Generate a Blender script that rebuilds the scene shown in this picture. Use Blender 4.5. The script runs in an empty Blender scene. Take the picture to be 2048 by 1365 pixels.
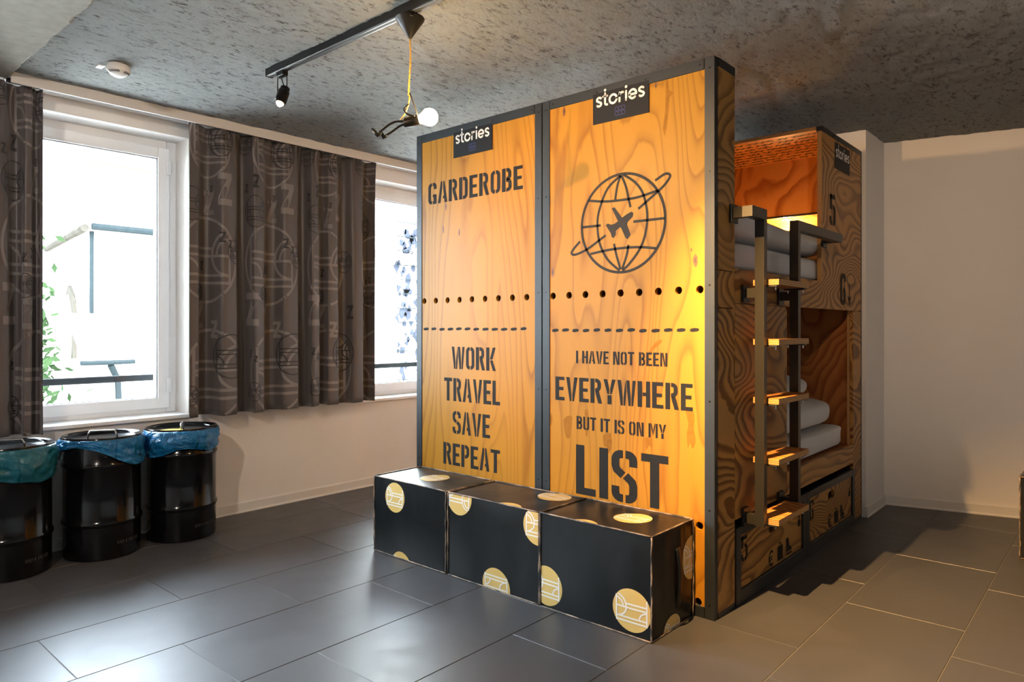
import bpy, math, random
from mathutils import Vector, noise

# ------------------------------------------------------------------ camera, world, lights, exposure
HEAD = math.atan(1236/1404.0)          # camera heading, turned left of +Y
CAM_H = 1.2
FPX, CX, CY = 1404.0, 1024.0, 658.0
scene = bpy.context.scene
col = scene.collection
cam_data = bpy.data.cameras.new('camera'); cam = bpy.data.objects.new('camera', cam_data); col.objects.link(cam)
cam.location = (0, 0, CAM_H); cam.rotation_euler = (math.pi/2, 0, HEAD)
cam_data.sensor_width = 36; cam_data.lens = 36*FPX/2048; cam_data.shift_y = (CY-682.5)/2048
cam_data.clip_start = 0.05; cam_data.clip_end = 200
scene.camera = cam
scene.view_settings.view_transform = 'Standard'; scene.view_settings.look = 'None'
scene.view_settings.gamma = 1; scene.view_settings.use_curve_mapping = False
scene.view_settings.exposure = 0.9

WORLD_STRENGTH = 25.0
world = bpy.data.worlds.new('sky'); scene.world = world; world.use_nodes = True
bg = world.node_tree.nodes['Background']; bg.inputs[0].default_value = (0.76, 0.88, 1.0, 1); bg.inputs[1].default_value = WORLD_STRENGTH
sun_d = bpy.data.lights.new('sun', 'SUN'); sun_d.energy = 16.0; sun_d.angle = 0.02; sun_d.color = (1, .97, .92)
sun = bpy.data.objects.new('sun', sun_d); col.objects.link(sun)
sun.rotation_euler = Vector((-0.70, 0.25, -0.72)).to_track_quat('-Z', 'Y').to_euler()
for (py, pz, sy, sz) in ((1.315, 1.525, 1.23, 1.70), (3.80, 1.51, 1.30, 1.70), (-.50, 1.525, 1.23, 1.70)):  # the last portal belongs to the added unseen window
    pd = bpy.data.lights.new('window_portal', 'AREA'); pd.shape = 'RECTANGLE'; pd.size = sz; pd.size_y = sy
    pd.cycles.is_portal = True
    po = bpy.data.objects.new('window_portal', pd); col.objects.link(po)
    po.location = (-4.66, py, pz); po.rotation_euler = Vector((1, 0, 0)).to_track_quat('-Z', 'Y').to_euler()
WARM = (1.0, 0.56, 0.20)
SPOT_W = 34.0

# ------------------------------------------------------------------ pixel helpers (directions only; distances come from planes)
FW = Vector((-math.sin(HEAD), math.cos(HEAD), 0)); RT = Vector((math.cos(HEAD), math.sin(HEAD), 0)); UP = Vector((0, 0, 1))
EYE = Vector((0, 0, CAM_H))
def ray(x, y): return FW + RT*((x-CX)/FPX) + UP*((CY-y)/FPX)
def onx(x, y, X): d = ray(x, y); return EYE + d*(X/d.x)
def ony(x, y, Y): d = ray(x, y); return EYE + d*(Y/d.y)
def onz(x, y, Z): d = ray(x, y); return EYE + d*((Z-CAM_H)/d.z)

# ------------------------------------------------------------------ main dimensions (metres)
CEIL = 2.47
WX = -4.355                 # window wall face
PX, PY, PT = -1.276, 2.707, 2.322   # pod corner, wardrobe front, pod top
BY = 2.901                  # wardrobe back / bunk start
BE = 4.80                   # bunk end

# ------------------------------------------------------------------ materials
def new_mat(name):
    m = bpy.data.materials.new(name); m.use_nodes = True
    nt = m.node_tree; b = nt.nodes['Principled BSDF']
    return m, nt, b
def N(nt, t, **kw):
    n = nt.nodes.new(t)
    for k, v in kw.items():
        if k.startswith('i_'): n.inputs[k[2:]].default_value = v
        else: setattr(n, k, v)
    return n
def L(nt, a, b): nt.links.new(a, b)
def ramp(nt, stops, interp='LINEAR'):
    r = nt.nodes.new('ShaderNodeValToRGB'); r.color_ramp.interpolation = interp
    e = r.color_ramp.elements
    while len(e) < len(stops): e.new(0.5)
    for k, (p, c) in enumerate(stops):
        e[k].position = p; e[k].color = c if len(c) == 4 else (*c, 1)
    return r
def coords(nt, scale=(1, 1, 1), loc=(0, 0, 0), rot=(0, 0, 0)):
    tc = N(nt, 'ShaderNodeTexCoord'); mp = N(nt, 'ShaderNodeMapping')
    mp.inputs['Scale'].default_value = scale; mp.inputs['Location'].default_value = loc; mp.inputs['Rotation'].default_value = rot
    L(nt, tc.outputs['Object'], mp.inputs[0]); return mp.outputs[0]
def noise_n(nt, vec, scale, detail=3, rough=.5, dist=0):
    n = N(nt, 'ShaderNodeTexNoise'); n.inputs['Scale'].default_value = scale; n.inputs['Detail'].default_value = detail
    n.inputs['Roughness'].default_value = rough; n.inputs['Distortion'].default_value = dist
    L(nt, vec, n.inputs['Vector']); return n.outputs['Fac']
def math_n(nt, op, a, b=None):
    n = N(nt, 'ShaderNodeMath', operation=op)
    for k, v in enumerate((a, b)):
        if v is None: continue
        if isinstance(v, (int, float)): n.inputs[k].default_value = v
        else: L(nt, v, n.inputs[k])
    return n.outputs[0]
def mixc(nt, fac, a, b, mode='MIX'):
    n = N(nt, 'ShaderNodeMix', data_type='RGBA', blend_type=mode)
    if isinstance(fac, (int, float)): n.inputs[0].default_value = fac
    else: L(nt, fac, n.inputs[0])
    for k, v in ((6, a), (7, b)):
        if isinstance(v, tuple): n.inputs[k].default_value = (*v, 1) if len(v) == 3 else v
        else: L(nt, v, n.inputs[k])
    return n.outputs[2]
def bump(nt, b, h, strength, dist=.01):
    n = N(nt, 'ShaderNodeBump'); n.inputs['Strength'].default_value = strength; n.inputs['Distance'].default_value = dist
    L(nt, h, n.inputs['Height']); L(nt, n.outputs[0], b.inputs['Normal'])
def plain(name, c, rough=.5, metal=0, var=.08, vs=14, bmp=0, spec=.5, coat=0):
    m, nt, b = new_mat(name)
    v = coords(nt); f = noise_n(nt, v, vs, 4)
    cc = mixc(nt, f, tuple(max(0, k*(1-var)) for k in c), tuple(k*(1+var) for k in c))
    L(nt, cc, b.inputs['Base Color']); b.inputs['Roughness'].default_value = rough; b.inputs['Metallic'].default_value = metal
    b.inputs['Specular IOR Level'].default_value = spec
    if coat: b.inputs['Coat Weight'].default_value = coat; b.inputs['Coat Roughness'].default_value = .05
    if bmp: bump(nt, b, f, bmp)
    return m
def emis(name, c, s):
    m, nt, b = new_mat(name); b.inputs['Base Color'].default_value = (*c, 1)
    b.inputs['Emission Color'].default_value = (*c, 1); b.inputs['Emission Strength'].default_value = s
    return m
def wood(name, light, dark, sc, rings, contrast, off=(0, 0, 0), rough=.42, nscale=1.0, prof=None):
    g3 = lambda q: (q, q, q)
    prof = [(p, g3(q)) for p, q in (prof or [(0, 0), (.35, .05), (.62, .6), (.86, 1), (1, 0)])]
    m, nt, b = new_mat(name)
    v = coords(nt, sc, off)
    oi = N(nt, 'ShaderNodeObjectInfo')
    add = N(nt, 'ShaderNodeVectorMath', operation='ADD'); L(nt, v, add.inputs[0])
    sp = N(nt, 'ShaderNodeVectorMath', operation='SCALE'); sp.inputs[0].default_value = (9, 7, 5); L(nt, oi.outputs['Random'], sp.inputs['Scale'])
    L(nt, sp.outputs[0], add.inputs[1]); vv = add.outputs[0]
    n1 = noise_n(nt, vv, nscale, 2.0, .38, .30)
    n2 = noise_n(nt, vv, nscale*9, 2, .5, 0)
    r = math_n(nt, 'ADD', math_n(nt, 'MULTIPLY', n1, rings), math_n(nt, 'MULTIPLY', n2, .45))
    fr = math_n(nt, 'FRACT', r)
    rp = ramp(nt, prof); L(nt, fr, rp.inputs[0])
    big = noise_n(nt, vv, nscale*.8, 2)
    k = math_n(nt, 'MULTIPLY', rp.outputs[0], math_n(nt, 'MULTIPLY', big, contrast*1.9))
    c1 = mixc(nt, k, light, dark)
    fib = noise_n(nt, coords(nt, tuple(s*(60 if s > .5 else 8) for s in sc)), 6, 2)
    c2 = mixc(nt, math_n(nt, 'MULTIPLY', fib, .35), c1, tuple(a*.55 for a in light))
    stain = ramp(nt, [(0, (1, 1, 1)), (.62, (1, 1, 1)), (.74, (.55, .42, .32))]); L(nt, noise_n(nt, vv, nscale*2.3, 4, .6, .4), stain.inputs[0])
    c3 = mixc(nt, .5, c2, stain.outputs[0], 'MULTIPLY')
    L(nt, c3, b.inputs['Base Color']); b.inputs['Roughness'].default_value = rough
    b.inputs['Specular IOR Level'].default_value = .22
    bump(nt, b, fr, .06, .004)
    return m

M = {}
M['wood_front'] = wood('plywood_front', (.45, .205, .016), (.23, .085, .007), (1, 1, .16), 26, .70, nscale=2.2, prof=[(0, 0), (.55, .08), (.80, .55), (.90, 1), (1, 0)])
M['wood_side'] = wood('plywood_side', (.46, .225, .06), (.125, .042, .010), (1, .40, 1), 30, 1.25, (3, 1, 2), nscale=1.9)
M['wood_inner'] = wood('plywood_inner', (.62, .28, .07), (.33, .105, .02), (.75, 1, .5), 24, 1.0, (1, 4, 2), nscale=2.2)
M['wood_red'] = wood('plywood_red', (.42, .15, .045), (.22, .06, .015), (1, 1, .4), 20, 1.0, (7, 4, 2), nscale=2.2)
m, nt, b = new_mat('plywood_edge'); M['ply_edge'] = m
v = coords(nt); sepz = N(nt, 'ShaderNodeSeparateXYZ'); L(nt, v, sepz.inputs[0])
lay = math_n(nt, 'FRACT', math_n(nt, 'MULTIPLY', sepz.outputs[2], 125)); rp = ramp(nt, [(0, (.62, .34, .11)), (.5, (.60, .33, .11)), (.6, (.22, .10, .03)), (.9, (.3, .15, .05)), (1, (.6, .33, .1))]); L(nt, lay, rp.inputs[0])
L(nt, mixc(nt, math_n(nt, 'MULTIPLY', noise_n(nt, v, 40), .4), rp.outputs[0], (.2, .09, .03)), b.inputs['Base Color']); b.inputs['Roughness'].default_value = .5
M['frame'] = plain('anthracite_profile', (.020, .025, .030), .42, .2, .15, 30)
M['steel'] = plain('powder_coated_steel', (.024, .022, .018), .36, .15, .12, 25)
M['black_paint'] = plain('black_stencil_paint', (.012, .011, .010), .65, 0, .25, 60, 0, .2)
M['grey_paint'] = plain('dark_grey_paint', (.024, .019, .014), .65, 0, .25, 60, 0, .25)
M['screw'] = plain('screw_head', (.02, .02, .02), .3, .8)
M['hole'] = plain('wardrobe_inside', (.05, .03, .015), .8)
M['sign'] = plain('sign_black', (.010, .010, .012), .55, 0, .1, 10, 0, .2)
M['sign_white'] = plain('sign_white_lettering', (.78, .74, .70), .5)
M['sign_blue'] = plain('sign_blue_lines', (.02, .03, .16), .5)
M['white_wall'] = plain('white_plaster_wall', (.74, .71, .68), .75, 0, .05, 3, .08)
M['white_trim'] = plain('white_skirting', (.66, .64, .61), .45, 0, .04, 6)
M['pvc'] = plain('white_window_plastic', (.86, .88, .90), .3, 0, .02, 6)
M['rail_white'] = plain('white_curtain_rail', (.68, .65, .62), .4, 0, .03, 6)
M['plaster'] = plain('raw_plaster', (.25, .232, .205), .85, 0, .25, 22, .6)
M['duvet'] = plain('white_bed_linen', (.62, .61, .60), .85, 0, .04, 20, .1)
M['drum'] = plain('black_enamel', (.004, .004, .005), .14, 0, .1, 8, 0, .32)
M['metal'] = plain('bright_wire', (.62, .60, .57), .22, 1)
M['drum_text'] = plain('grey_stamped_text', (.06, .06, .06), .6)
M['yellow_label'] = plain('yellow_label', (.72, .50, .05), .5)
M['leather'] = plain('black_leatherette', (.006, .007, .008), .33, 0, .2, 18, .12, .36)
M['gold'] = plain('gold_print', (.62, .42, .13), .45, 0, .05, 20)
M['logo_white'] = plain('white_print', (.72, .70, .66), .5)
M['lamp_black'] = plain('black_lamp_metal', (.005, .005, .005), .42, 0, .1, 14, 0, .25)
M['cord'] = plain('yellow_cord', (.62, .36, .04), .6)
M['detector'] = plain('white_detector', (.72, .71, .69), .4, 0, .02)
M['slot'] = plain('dark_slot', (.01, .01, .01), .6)
M['bulb'] = emis('glowing_bulb', (1, .66, .30), 260)
M['spot_face'] = emis('glowing_spot_face', (1, .70, .36), 60)
M['nook_light'] = emis('glowing_downlight', (1, .62, .26), 50)

# blue bin bag
m, nt, b = new_mat('blue_bin_bag'); M['bag'] = m
v = coords(nt); nz = noise_n(nt, v, 16, 4, .6, .8)
L(nt, mixc(nt, nz, (.003, .10, .26), (.008, .21, .48)), b.inputs['Base Color'])
b.inputs['Roughness'].default_value = .28; b.inputs['Transmission Weight'].default_value = .15
bump(nt, b, nz, .9, .03)
m, nt, b = new_mat('teal_bin_bag'); M['bag_teal'] = m
v = coords(nt); nz = noise_n(nt, v, 16, 4, .6, .8)
L(nt, mixc(nt, nz, (.003, .06, .09), (.008, .13, .18)), b.inputs['Base Color'])
b.inputs['Roughness'].default_value = .28; bump(nt, b, nz, .6, .02)
# curtain
def cloth(name, c, rough=.5):
    m, nt, b = new_mat(name); v = coords(nt)
    f = noise_n(nt, coords(nt, (400, 400, 400)), 1, 1)
    L(nt, mixc(nt, f, tuple(k*.92 for k in c), tuple(k*1.08 for k in c)), b.inputs['Base Color'])
    b.inputs['Roughness'].default_value = rough; b.inputs['Sheen Weight'].default_value = .25; b.inputs['Specular IOR Level'].default_value = .4
    return m
M['curtain'] = cloth('taupe_blackout_cloth', (.092, .078, .078), .40)
M['print_light'] = cloth('pale_curtain_print', (.20, .176, .172))
M['print_mid'] = cloth('mid_curtain_print', (.16, .142, .140))
M['print_dark'] = cloth('dark_curtain_print', (.022, .019, .022))
# glass pane: thin, mostly clear
m, nt, b = new_mat('window_glass'); M['glass'] = m
tr = N(nt, 'ShaderNodeBsdfTransparent'); tr.inputs[0].default_value = (.97, .985, .98, 1)
gl = N(nt, 'ShaderNodeBsdfGlossy'); gl.inputs['Roughness'].default_value = .01
mx = N(nt, 'ShaderNodeMixShader'); fr = N(nt, 'ShaderNodeFresnel'); fr.inputs[0].default_value = 1.25
vg = noise_n(nt, coords(nt), 2, 1)
L(nt, fr.outputs[0], mx.inputs[0]); L(nt, tr.outputs[0], mx.inputs[1]); L(nt, gl.outputs[0], mx.inputs[2])
L(nt, mx.outputs[0], nt.nodes['Material Output'].inputs[0])
# ceiling: rough sprayed concrete
m, nt, b = new_mat('rough_sprayed_concrete'); M['ceiling'] = m
v = coords(nt, (1, .42, 1), rot=(0, 0, .12))
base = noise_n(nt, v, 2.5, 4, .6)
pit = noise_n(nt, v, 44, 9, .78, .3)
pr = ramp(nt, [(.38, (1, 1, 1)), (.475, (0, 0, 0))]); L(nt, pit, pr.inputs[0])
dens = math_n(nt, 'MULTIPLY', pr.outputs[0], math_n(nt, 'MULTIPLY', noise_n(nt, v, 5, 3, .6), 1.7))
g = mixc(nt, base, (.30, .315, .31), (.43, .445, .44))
L(nt, mixc(nt, dens, g, (.045, .043, .040)), b.inputs['Base Color']); b.inputs['Roughness'].default_value = .8  # pits darkened in the colour too, shade of the recesses
hh = math_n(nt, 'ADD', math_n(nt, 'MULTIPLY', pit, 1.0), math_n(nt, 'ADD', math_n(nt, 'MULTIPLY', noise_n(nt, v, 130, 4, .65), .35), math_n(nt, 'MULTIPLY', noise_n(nt, v, 9, 3, .6), .6)))
bump(nt, b, hh, 1.0, .042)
# floor tile
m, nt, b = new_mat('anthracite_floor_tile'); M['tile'] = m
v = coords(nt); oi = N(nt, 'ShaderNodeObjectInfo')
f1 = noise_n(nt, v, 3.5, 6, .65, .4); f2 = noise_n(nt, v, 60, 3, .6)
fl = mixc(nt, f1, (.040, .041, .047), (.066, .067, .075))
fl = mixc(nt, math_n(nt, 'MULTIPLY', oi.outputs['Random'], .25), fl, (.075, .073, .074))
scr = noise_n(nt, coords(nt, (30, 3, 1), rot=(0, 0, .6)), 4, 4, .7, 1.5)
sr = ramp(nt, [(.74, (0, 0, 0)), (.80, (1, 1, 1))]); L(nt, scr, sr.inputs[0])
fl = mixc(nt, math_n(nt, 'MULTIPLY', sr.outputs[0], .25), fl, (.22, .21, .20))
L(nt, fl, b.inputs['Base Color'])
rr = ramp(nt, [(.3, (.36, .36, .36)), (.75, (.50, .50, .50))]); L(nt, f1, rr.inputs[0]); L(nt, rr.outputs[0], b.inputs['Roughness'])
b.inputs['Specular IOR Level'].default_value = .55
bump(nt, b, f2, .05, .003)
M['grout'] = plain('floor_joint', (.11, .107, .105), .7)
# exterior
M['church'] = plain('pale_church_render', (.80, .77, .70), .9, 0, .08, 1.5)
M['church_stone'] = plain('weathered_stone', (.028, .025, .021), 1, 0, .5, 3, 0, 0)
M['roof_tile'] = plain('pale_red_roof', (.24, .17, .14), .9, 0, .35, 6, 0, 0)
M['paving'] = plain('pale_paving', (.50, .48, .45), .9, 0, .2, 2)
M['gutter'] = plain('zinc_gutter', (.010, .013, .014), 1, 0, .2, 10, 0, 0)
M['leadglass'] = plain('leaded_glass', (.016, .018, .024), 1, 0, .6, 5, 0, 0)
M['leaf'] = plain('tree_leaves', (.012, .021, .009), 1, 0, .5, 5, 0, 0)
M['bark'] = plain('tree_bark', (.10, .07, .05), .9)
M['dark_rail'] = plain('dark_rail_paint', (.005, .0055, .006), .8, 0, .1, 10, 0, .1)
m, nt, b = new_mat('brickwork'); M['brick'] = m
bk = N(nt, 'ShaderNodeTexBrick'); bk.inputs['Scale'].default_value = 4; bk.inputs['Color1'].default_value = (.045, .018, .009, 1); bk.inputs['Color2'].default_value = (.06, .028, .014, 1); bk.inputs['Mortar'].default_value = (.10, .085, .07, 1)
L(nt, coords(nt, rot=(math.pi/2, 0, math.pi/2)), bk.inputs[0]); L(nt, bk.outputs[0], b.inputs['Base Color'])

# ------------------------------------------------------------------ mesh helpers
def tag(o, label=None, cat=None, group=None, kind=None):
    if label: o['label'] = label
    if cat: o['category'] = cat
    if group: o['group'] = group
    if kind: o['kind'] = kind
    return o
def thing(name, loc, label, cat, group=None, kind=None):
    e = bpy.data.objects.new(name, None); col.objects.link(e); e.location = loc; e.empty_display_size = .1
    return tag(e, label, cat, group, kind)
class MB:
    def __init__(s): s.v = []; s.f = []
    def add(s, vs, fs):
        o = len(s.v); s.v += [tuple(p) for p in vs]; s.f += [tuple(i+o for i in f) for f in fs]; return s
    def box(s, x0, x1, y0, y1, z0, z1):
        vs = [(x, y, z) for z in (z0, z1) for y in (y0, y1) for x in (x0, x1)]
        return s.add(vs, [(0, 2, 3, 1), (4, 5, 7, 6), (0, 1, 5, 4), (2, 6, 7, 3), (0, 4, 6, 2), (1, 3, 7, 5)])
    def prism(s, poly, fn, depth):
        """poly in 2D, fn(a,b,d)->3D, extruded by depth"""
        n = len(poly); vs = [fn(a, b, 0) for a, b in poly]+[fn(a, b, depth) for a, b in poly]
        fs = [tuple(range(n)), tuple(range(2*n-1, n-1, -1))]+[(i, (i+1) % n+0, (i+1) % n+n, i+n) for i in range(n)]
        return s.add(vs, fs)
    def tube(s, pts, r, n=10, caps=True):
        pts = [Vector(p) for p in pts]; rs = r if isinstance(r, (list, tuple)) else [r]*len(pts)
        rings = []; nrm = None
        for i, p in enumerate(pts):
            d = (pts[min(i+1, len(pts)-1)]-pts[max(i-1, 0)]).normalized()
            if nrm is None:
                nrm = d.orthogonal().normalized()
            else:
                nrm = (nrm-d*nrm.dot(d)); nrm = nrm.normalized() if nrm.length > 1e-6 else d.orthogonal().normalized()
            bn = d.cross(nrm)
            rings.append([p+(nrm*math.cos(2*math.pi*k/n)+bn*math.sin(2*math.pi*k/n))*rs[i] for k in range(n)])
        vs = [q for rg in rings for q in rg]; fs = []
        for i in range(len(pts)-1):
            for k in range(n): fs.append((i*n+k, i*n+(k+1) % n, (i+1)*n+(k+1) % n, (i+1)*n+k))
        if caps: fs.append(tuple(range(n-1, -1, -1))); fs.append(tuple((len(pts)-1)*n+k for k in range(n)))
        return s.add(vs, fs)
    def lathe(s, prof, n=48, c=(0, 0, 0), cap=True):
        c = Vector(c); vs = []; fs = []
        for r, z in prof:
            for k in range(n): a = 2*math.pi*k/n; vs.append(c+Vector((r*math.cos(a), r*math.sin(a), z)))
        for i in range(len(prof)-1):
            for k in range(n): fs.append((i*n+k, i*n+(k+1) % n, (i+1)*n+(k+1) % n, (i+1)*n+k))
        if cap:
            fs.append(tuple(range(n-1, -1, -1))); fs.append(tuple((len(prof)-1)*n+k for k in range(n)))
        return s.add(vs, fs)
    def grid(s, fn, nu, nv):
        vs = [fn(i/nu, j/nv) for j in range(nv+1) for i in range(nu+1)]
        fs = [(j*(nu+1)+i, j*(nu+1)+i+1, (j+1)*(nu+1)+i+1, (j+1)*(nu+1)+i) for j in range(nv) for i in range(nu)]
        return s.add(vs, fs)
    def sphere(s, c, r, n=16, sc=(1, 1, 1)):
        c = Vector(c); m = n//2; vs = []; fs = []
        for j in range(m+1):
            t = math.pi*j/m
            for k in range(n): a = 2*math.pi*k/n; vs.append(c+Vector((r*sc[0]*math.sin(t)*math.cos(a), r*sc[1]*math.sin(t)*math.sin(a), r*sc[2]*math.cos(t))))
        for j in range(m):
            for k in range(n): fs.append((j*n+k, (j+1)*n+k, (j+1)*n+(k+1) % n, j*n+(k+1) % n))
        return s.add(vs, fs)
    def build(s, name, mat, parent=None, smooth=False, bevel=0, seg=1, solid=0):
        me = bpy.data.meshes.new(name); me.from_pydata([tuple(p) for p in s.v], [], s.f); me.update()
        return place(name, me, mat, parent, smooth, bevel, seg, solid)
def world_loc(o):
    p = Vector(o.location)
    while o.parent: o = o.parent; p += Vector(o.location)
    return p
def place(name, me, mat, parent=None, smooth=False, bevel=0, seg=1, solid=0):
    sgn = -1 if solid >= 0 else 1; solid = abs(solid)
    if isinstance(mat, str): mat = M[mat]
    if not me.materials: me.materials.append(mat)
    if smooth:
        me.polygons.foreach_set('use_smooth', [True]*len(me.polygons))
        if smooth != 'all' : 
            try: me.set_sharp_from_angle(angle=math.radians(40))
            except Exception: pass
    o = bpy.data.objects.new(name, me); col.objects.link(o)
    if parent:
        o.parent = parent; o.location = -world_loc(parent)
    if solid:
        md = o.modifiers.new('thickness', 'SOLIDIFY'); md.thickness = solid; md.offset = sgn
    if bevel:
        md = o.modifiers.new('bevel', 'BEVEL'); md.width = bevel; md.segments = seg; md.limit_method = 'ANGLE'
    return o
def struct(name, mb, mat, **kw):
    o = mb.build(name, mat, **kw); o['kind'] = 'structure'; return o
def bx(x0, x1, y0, y1, z0, z1): return MB().box(x0, x1, y0, y1, z0, z1)

# 2-D lettering helpers ------------------------------------------------
def stroke2(pts, w, closed=False, step=None, cap=0):
    """polyline -> list of quads (2D)"""
    pts = [Vector(p) for p in pts]
    if closed: pts = pts+[pts[0]]
    if cap and not closed:
        d0 = (pts[0]-pts[1]).normalized()*cap; d1 = (pts[-1]-pts[-2]).normalized()*cap
        pts = [pts[0]+d0]+pts[1:-1]+[pts[-1]+d1]
    if step:
        q = [pts[0]]
        for a, b2 in zip(pts, pts[1:]):
            k = max(1, int(math.ceil((b2-a).length/step)))
            q += [a.lerp(b2, i/k) for i in range(1, k+1)]
        pts = q
    lft, rgt = [], []
    n = len(pts)
    for i, p in enumerate(pts):
        if closed: a = pts[i-1] if i > 0 else pts[-2]; c = pts[i+1] if i < n-1 else pts[1]
        else: a = pts[max(i-1, 0)]; c = pts[min(i+1, n-1)]
        d1 = (p-a); d2 = (c-p)
        d1 = d1.normalized() if d1.length > 1e-9 else d2.normalized()
        d2 = d2.normalized() if d2.length > 1e-9 else d1
        t = (d1+d2); t = t.normalized() if t.length > 1e-6 else d1
        nn = Vector((-t.y, t.x)); k = 1/max(.45, nn.dot(Vector((-d1.y, d1.x))))
        lft.append(p+nn*w/2*k); rgt.append(p-nn*w/2*k)
    return [[lft[i], rgt[i], rgt[i+1], lft[i+1]] for i in range(n-1)]
def arc(cx, cy, rx, ry, a0, a1, n=10):
    return [(cx+rx*math.cos(math.radians(a0+(a1-a0)*i/n)), cy+ry*math.sin(math.radians(a0+(a1-a0)*i/n))) for i in range(n+1)]
def disc2(cx, cy, r, n=14): return [arc(cx, cy, r, r, 0, 360, n)[:-1]]
def flat(polys, fn): 
    mb = MB()
    for p in polys: mb.add([fn(a[0], a[1]) for a in p], [tuple(range(len(p)))])
    return mb
TH = .178
def rect(x0, y0, x1, y1): return [(x0, y0), (x1, y0), (x1, y1), (x0, y1)]
def bowl(x0, x1, y0, y1, t=TH):
    h = .075; r = min(.14, (y1-y0)/2-h, x1-t/2-x0); xr = x1-t/2
    pts = [(x0, y1-h)]+arc(xr-r, y1-h-r, r, r, 90, 0, 6)+arc(xr-r, y0+h+r, r, r, 0, -90, 6)+[(x0, y0+h)]
    return stroke2(pts, .155)
def mir(polys, w): return [[(w-p[0], p[1]) for p in q] for q in polys]
S_ = lambda *p: stroke2(p, .15)
GL = {
 'A': (.54, [[(0, 0), (.15, 0), (.25, .74), (.25, 1), (.17, 1)], [(.30, 1), (.375, 1), (.54, 0), (.385, 0), (.36, .19), (.29, .19), (.29, .32), (.345, .32), (.30, .66)]]),
 'B': (.48, [rect(0, 0, TH, 1)]+bowl(.21, .465, .47, 1)+bowl(.21, .48, 0, .56)),
 'D': (.48, [rect(0, 0, TH, 1)]+bowl(.21, .48, 0, 1)),
 'E': (.44, [rect(0, 0, TH, 1), rect(TH, .855, .43, 1), rect(TH, .43, .39, .57), rect(TH, 0, .44, .145)]),
 'G': (.50, mir(bowl(.275, .5, 0, 1), .5)+stroke2([(.275, .925)]+arc(.315, .825, .1, .1, 90, 0, 5)+[(.415, .70)], .155)+[rect(.335, 0, .495, .45), rect(.275, .33, .36, .45), rect(.275, 0, .345, .14)]),
 'H': (.50, [rect(0, 0, TH, 1), rect(.335, 0, .50, 1), rect(.20, .43, .34, .57)]),
 'I': (TH, [rect(0, 0, TH, 1)]),
 'K': (.52, [rect(0, 0, TH, 1), [(.20, .48), (.36, 1), (.52, 1), (.35, .49)], [(.21, .44), (.35, .46), (.53, 0), (.365, 0)]]),
 'L': (.42, [rect(0, 0, TH, 1), rect(TH, 0, .42, .145)]),
 'M': (.66, [rect(0, 0, .15, 1), rect(.51, 0, .66, 1), [(.17, 1), (.22, 1), (.315, .55), (.315, .12), (.17, .80)], [(.49, 1), (.44, 1), (.345, .55), (.345, .12), (.49, .80)]]),
 'N': (.52, [rect(0, 0, .15, 1), rect(.37, 0, .52, 1), [(.165, 1), (.23, 1), (.355, .28), (.355, 0), (.30, 0), (.165, .72)]]),
 'O': (.50, mir(bowl(.275, .5, 0, 1), .5)+bowl(.275, .5, 0, 1)),
 'P': (.47, [rect(0, 0, TH, 1)]+bowl(.21, .47, .40, 1)),
 'R': (.50, [rect(0, 0, TH, 1)]+bowl(.21, .475, .46, 1)+[[(.225, .47), (.37, .50), (.51, 0), (.345, 0), (.225, .40)]]),
 'S': (.50, stroke2([(.225, .925)]+arc(.185, .815, .11, .11, 90, 180, 5)+[(.075, .70)]+[(.10, .62), (.225, .52)], .155)+stroke2([(.275, .925)]+arc(.315, .815, .11, .11, 90, 0, 5)+[(.425, .70)], .155)
        + stroke2([(.275, .52), (.40, .41), (.425, .33), (.425, .185)]+arc(.315, .185, .11, .11, 0, -90, 5)+[(.275, .075)], .155)+stroke2([(.075, .30), (.075, .185)]+arc(.185, .185, .11, .11, 180, 270, 5)+[(.225, .075)], .155)),
 'T': (.50, [rect(0, .85, .50, 1), rect(.165, 0, .335, .85)]),
 'U': (.50, stroke2([(.08, 1), (.08, .19)]+arc(.19, .19, .11, .115, 180, 270, 5)+[(.225, .075)], .155)+stroke2([(.42, 1), (.42, .19)]+arc(.31, .19, .11, .115, 0, -90, 5)+[(.275, .075)], .155)),
 'V': (.53, [[(0, 1), (.155, 1), (.245, .28), (.245, 0), (.17, 0)], [(.29, 0), (.29, .28), (.375, 1), (.53, 1), (.365, 0)]]),
 'W': (.76, [[(0, 1), (.15, 1), (.225, .30), (.225, 0), (.14, 0)], [(.255, 0), (.255, .32), (.335, .98), (.375, .60), (.325, 0)], [(.36, 1), (.50, 1), (.555, .30), (.555, 0), (.465, 0)], [(.585, 0), (.585, .30), (.63, 1), (.76, 1), (.655, 0)]]),
 'Y': (.52, [[(0, 1), (.155, 1), (.245, .62), (.245, .40), (.165, .42)], [(.285, .40), (.285, .62), (.365, 1), (.52, 1), (.355, .42)], rect(.175, 0, .345, .37)]),
 '5': (.48, [rect(.03, .52, .17, 1), rect(.03, .86, .44, 1)]+stroke2([(.25, .60)]+arc(.27, .48, .135, .125, 90, 0, 5)+[(.405, .24)]+arc(.27, .20, .135, .125, 0, -90, 5)+[(.26, .075)], .15)+stroke2([(.07, .30), (.075, .19)]+arc(.18, .19, .105, .115, 180, 270, 5)+[(.20, .075)], .15)),
 '6': (.48, mir(bowl(.265, .48, 0, 1), .48)+stroke2([(.265, .925)]+arc(.30, .82, .105, .105, 90, 0, 5)+[(.405, .74)], .15)+bowl(.265, .48, 0, .56)),
 'Z': (.56, [[(0, 1), (.56, 1), (.56, .82), (.25, .20), (.56, .20), (.56, 0), (0, 0), (0, .18), (.31, .80), (0, .80)]]),
 ' ': (.20, []),
}
def text2(s, gap=.075):
    out = []; x = 0
    for ch in s:
        w, ps = GL[ch]; out += [[(p[0]+x, p[1]) for p in q] for q in ps]; x += w+gap
    return out, x-gap
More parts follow.
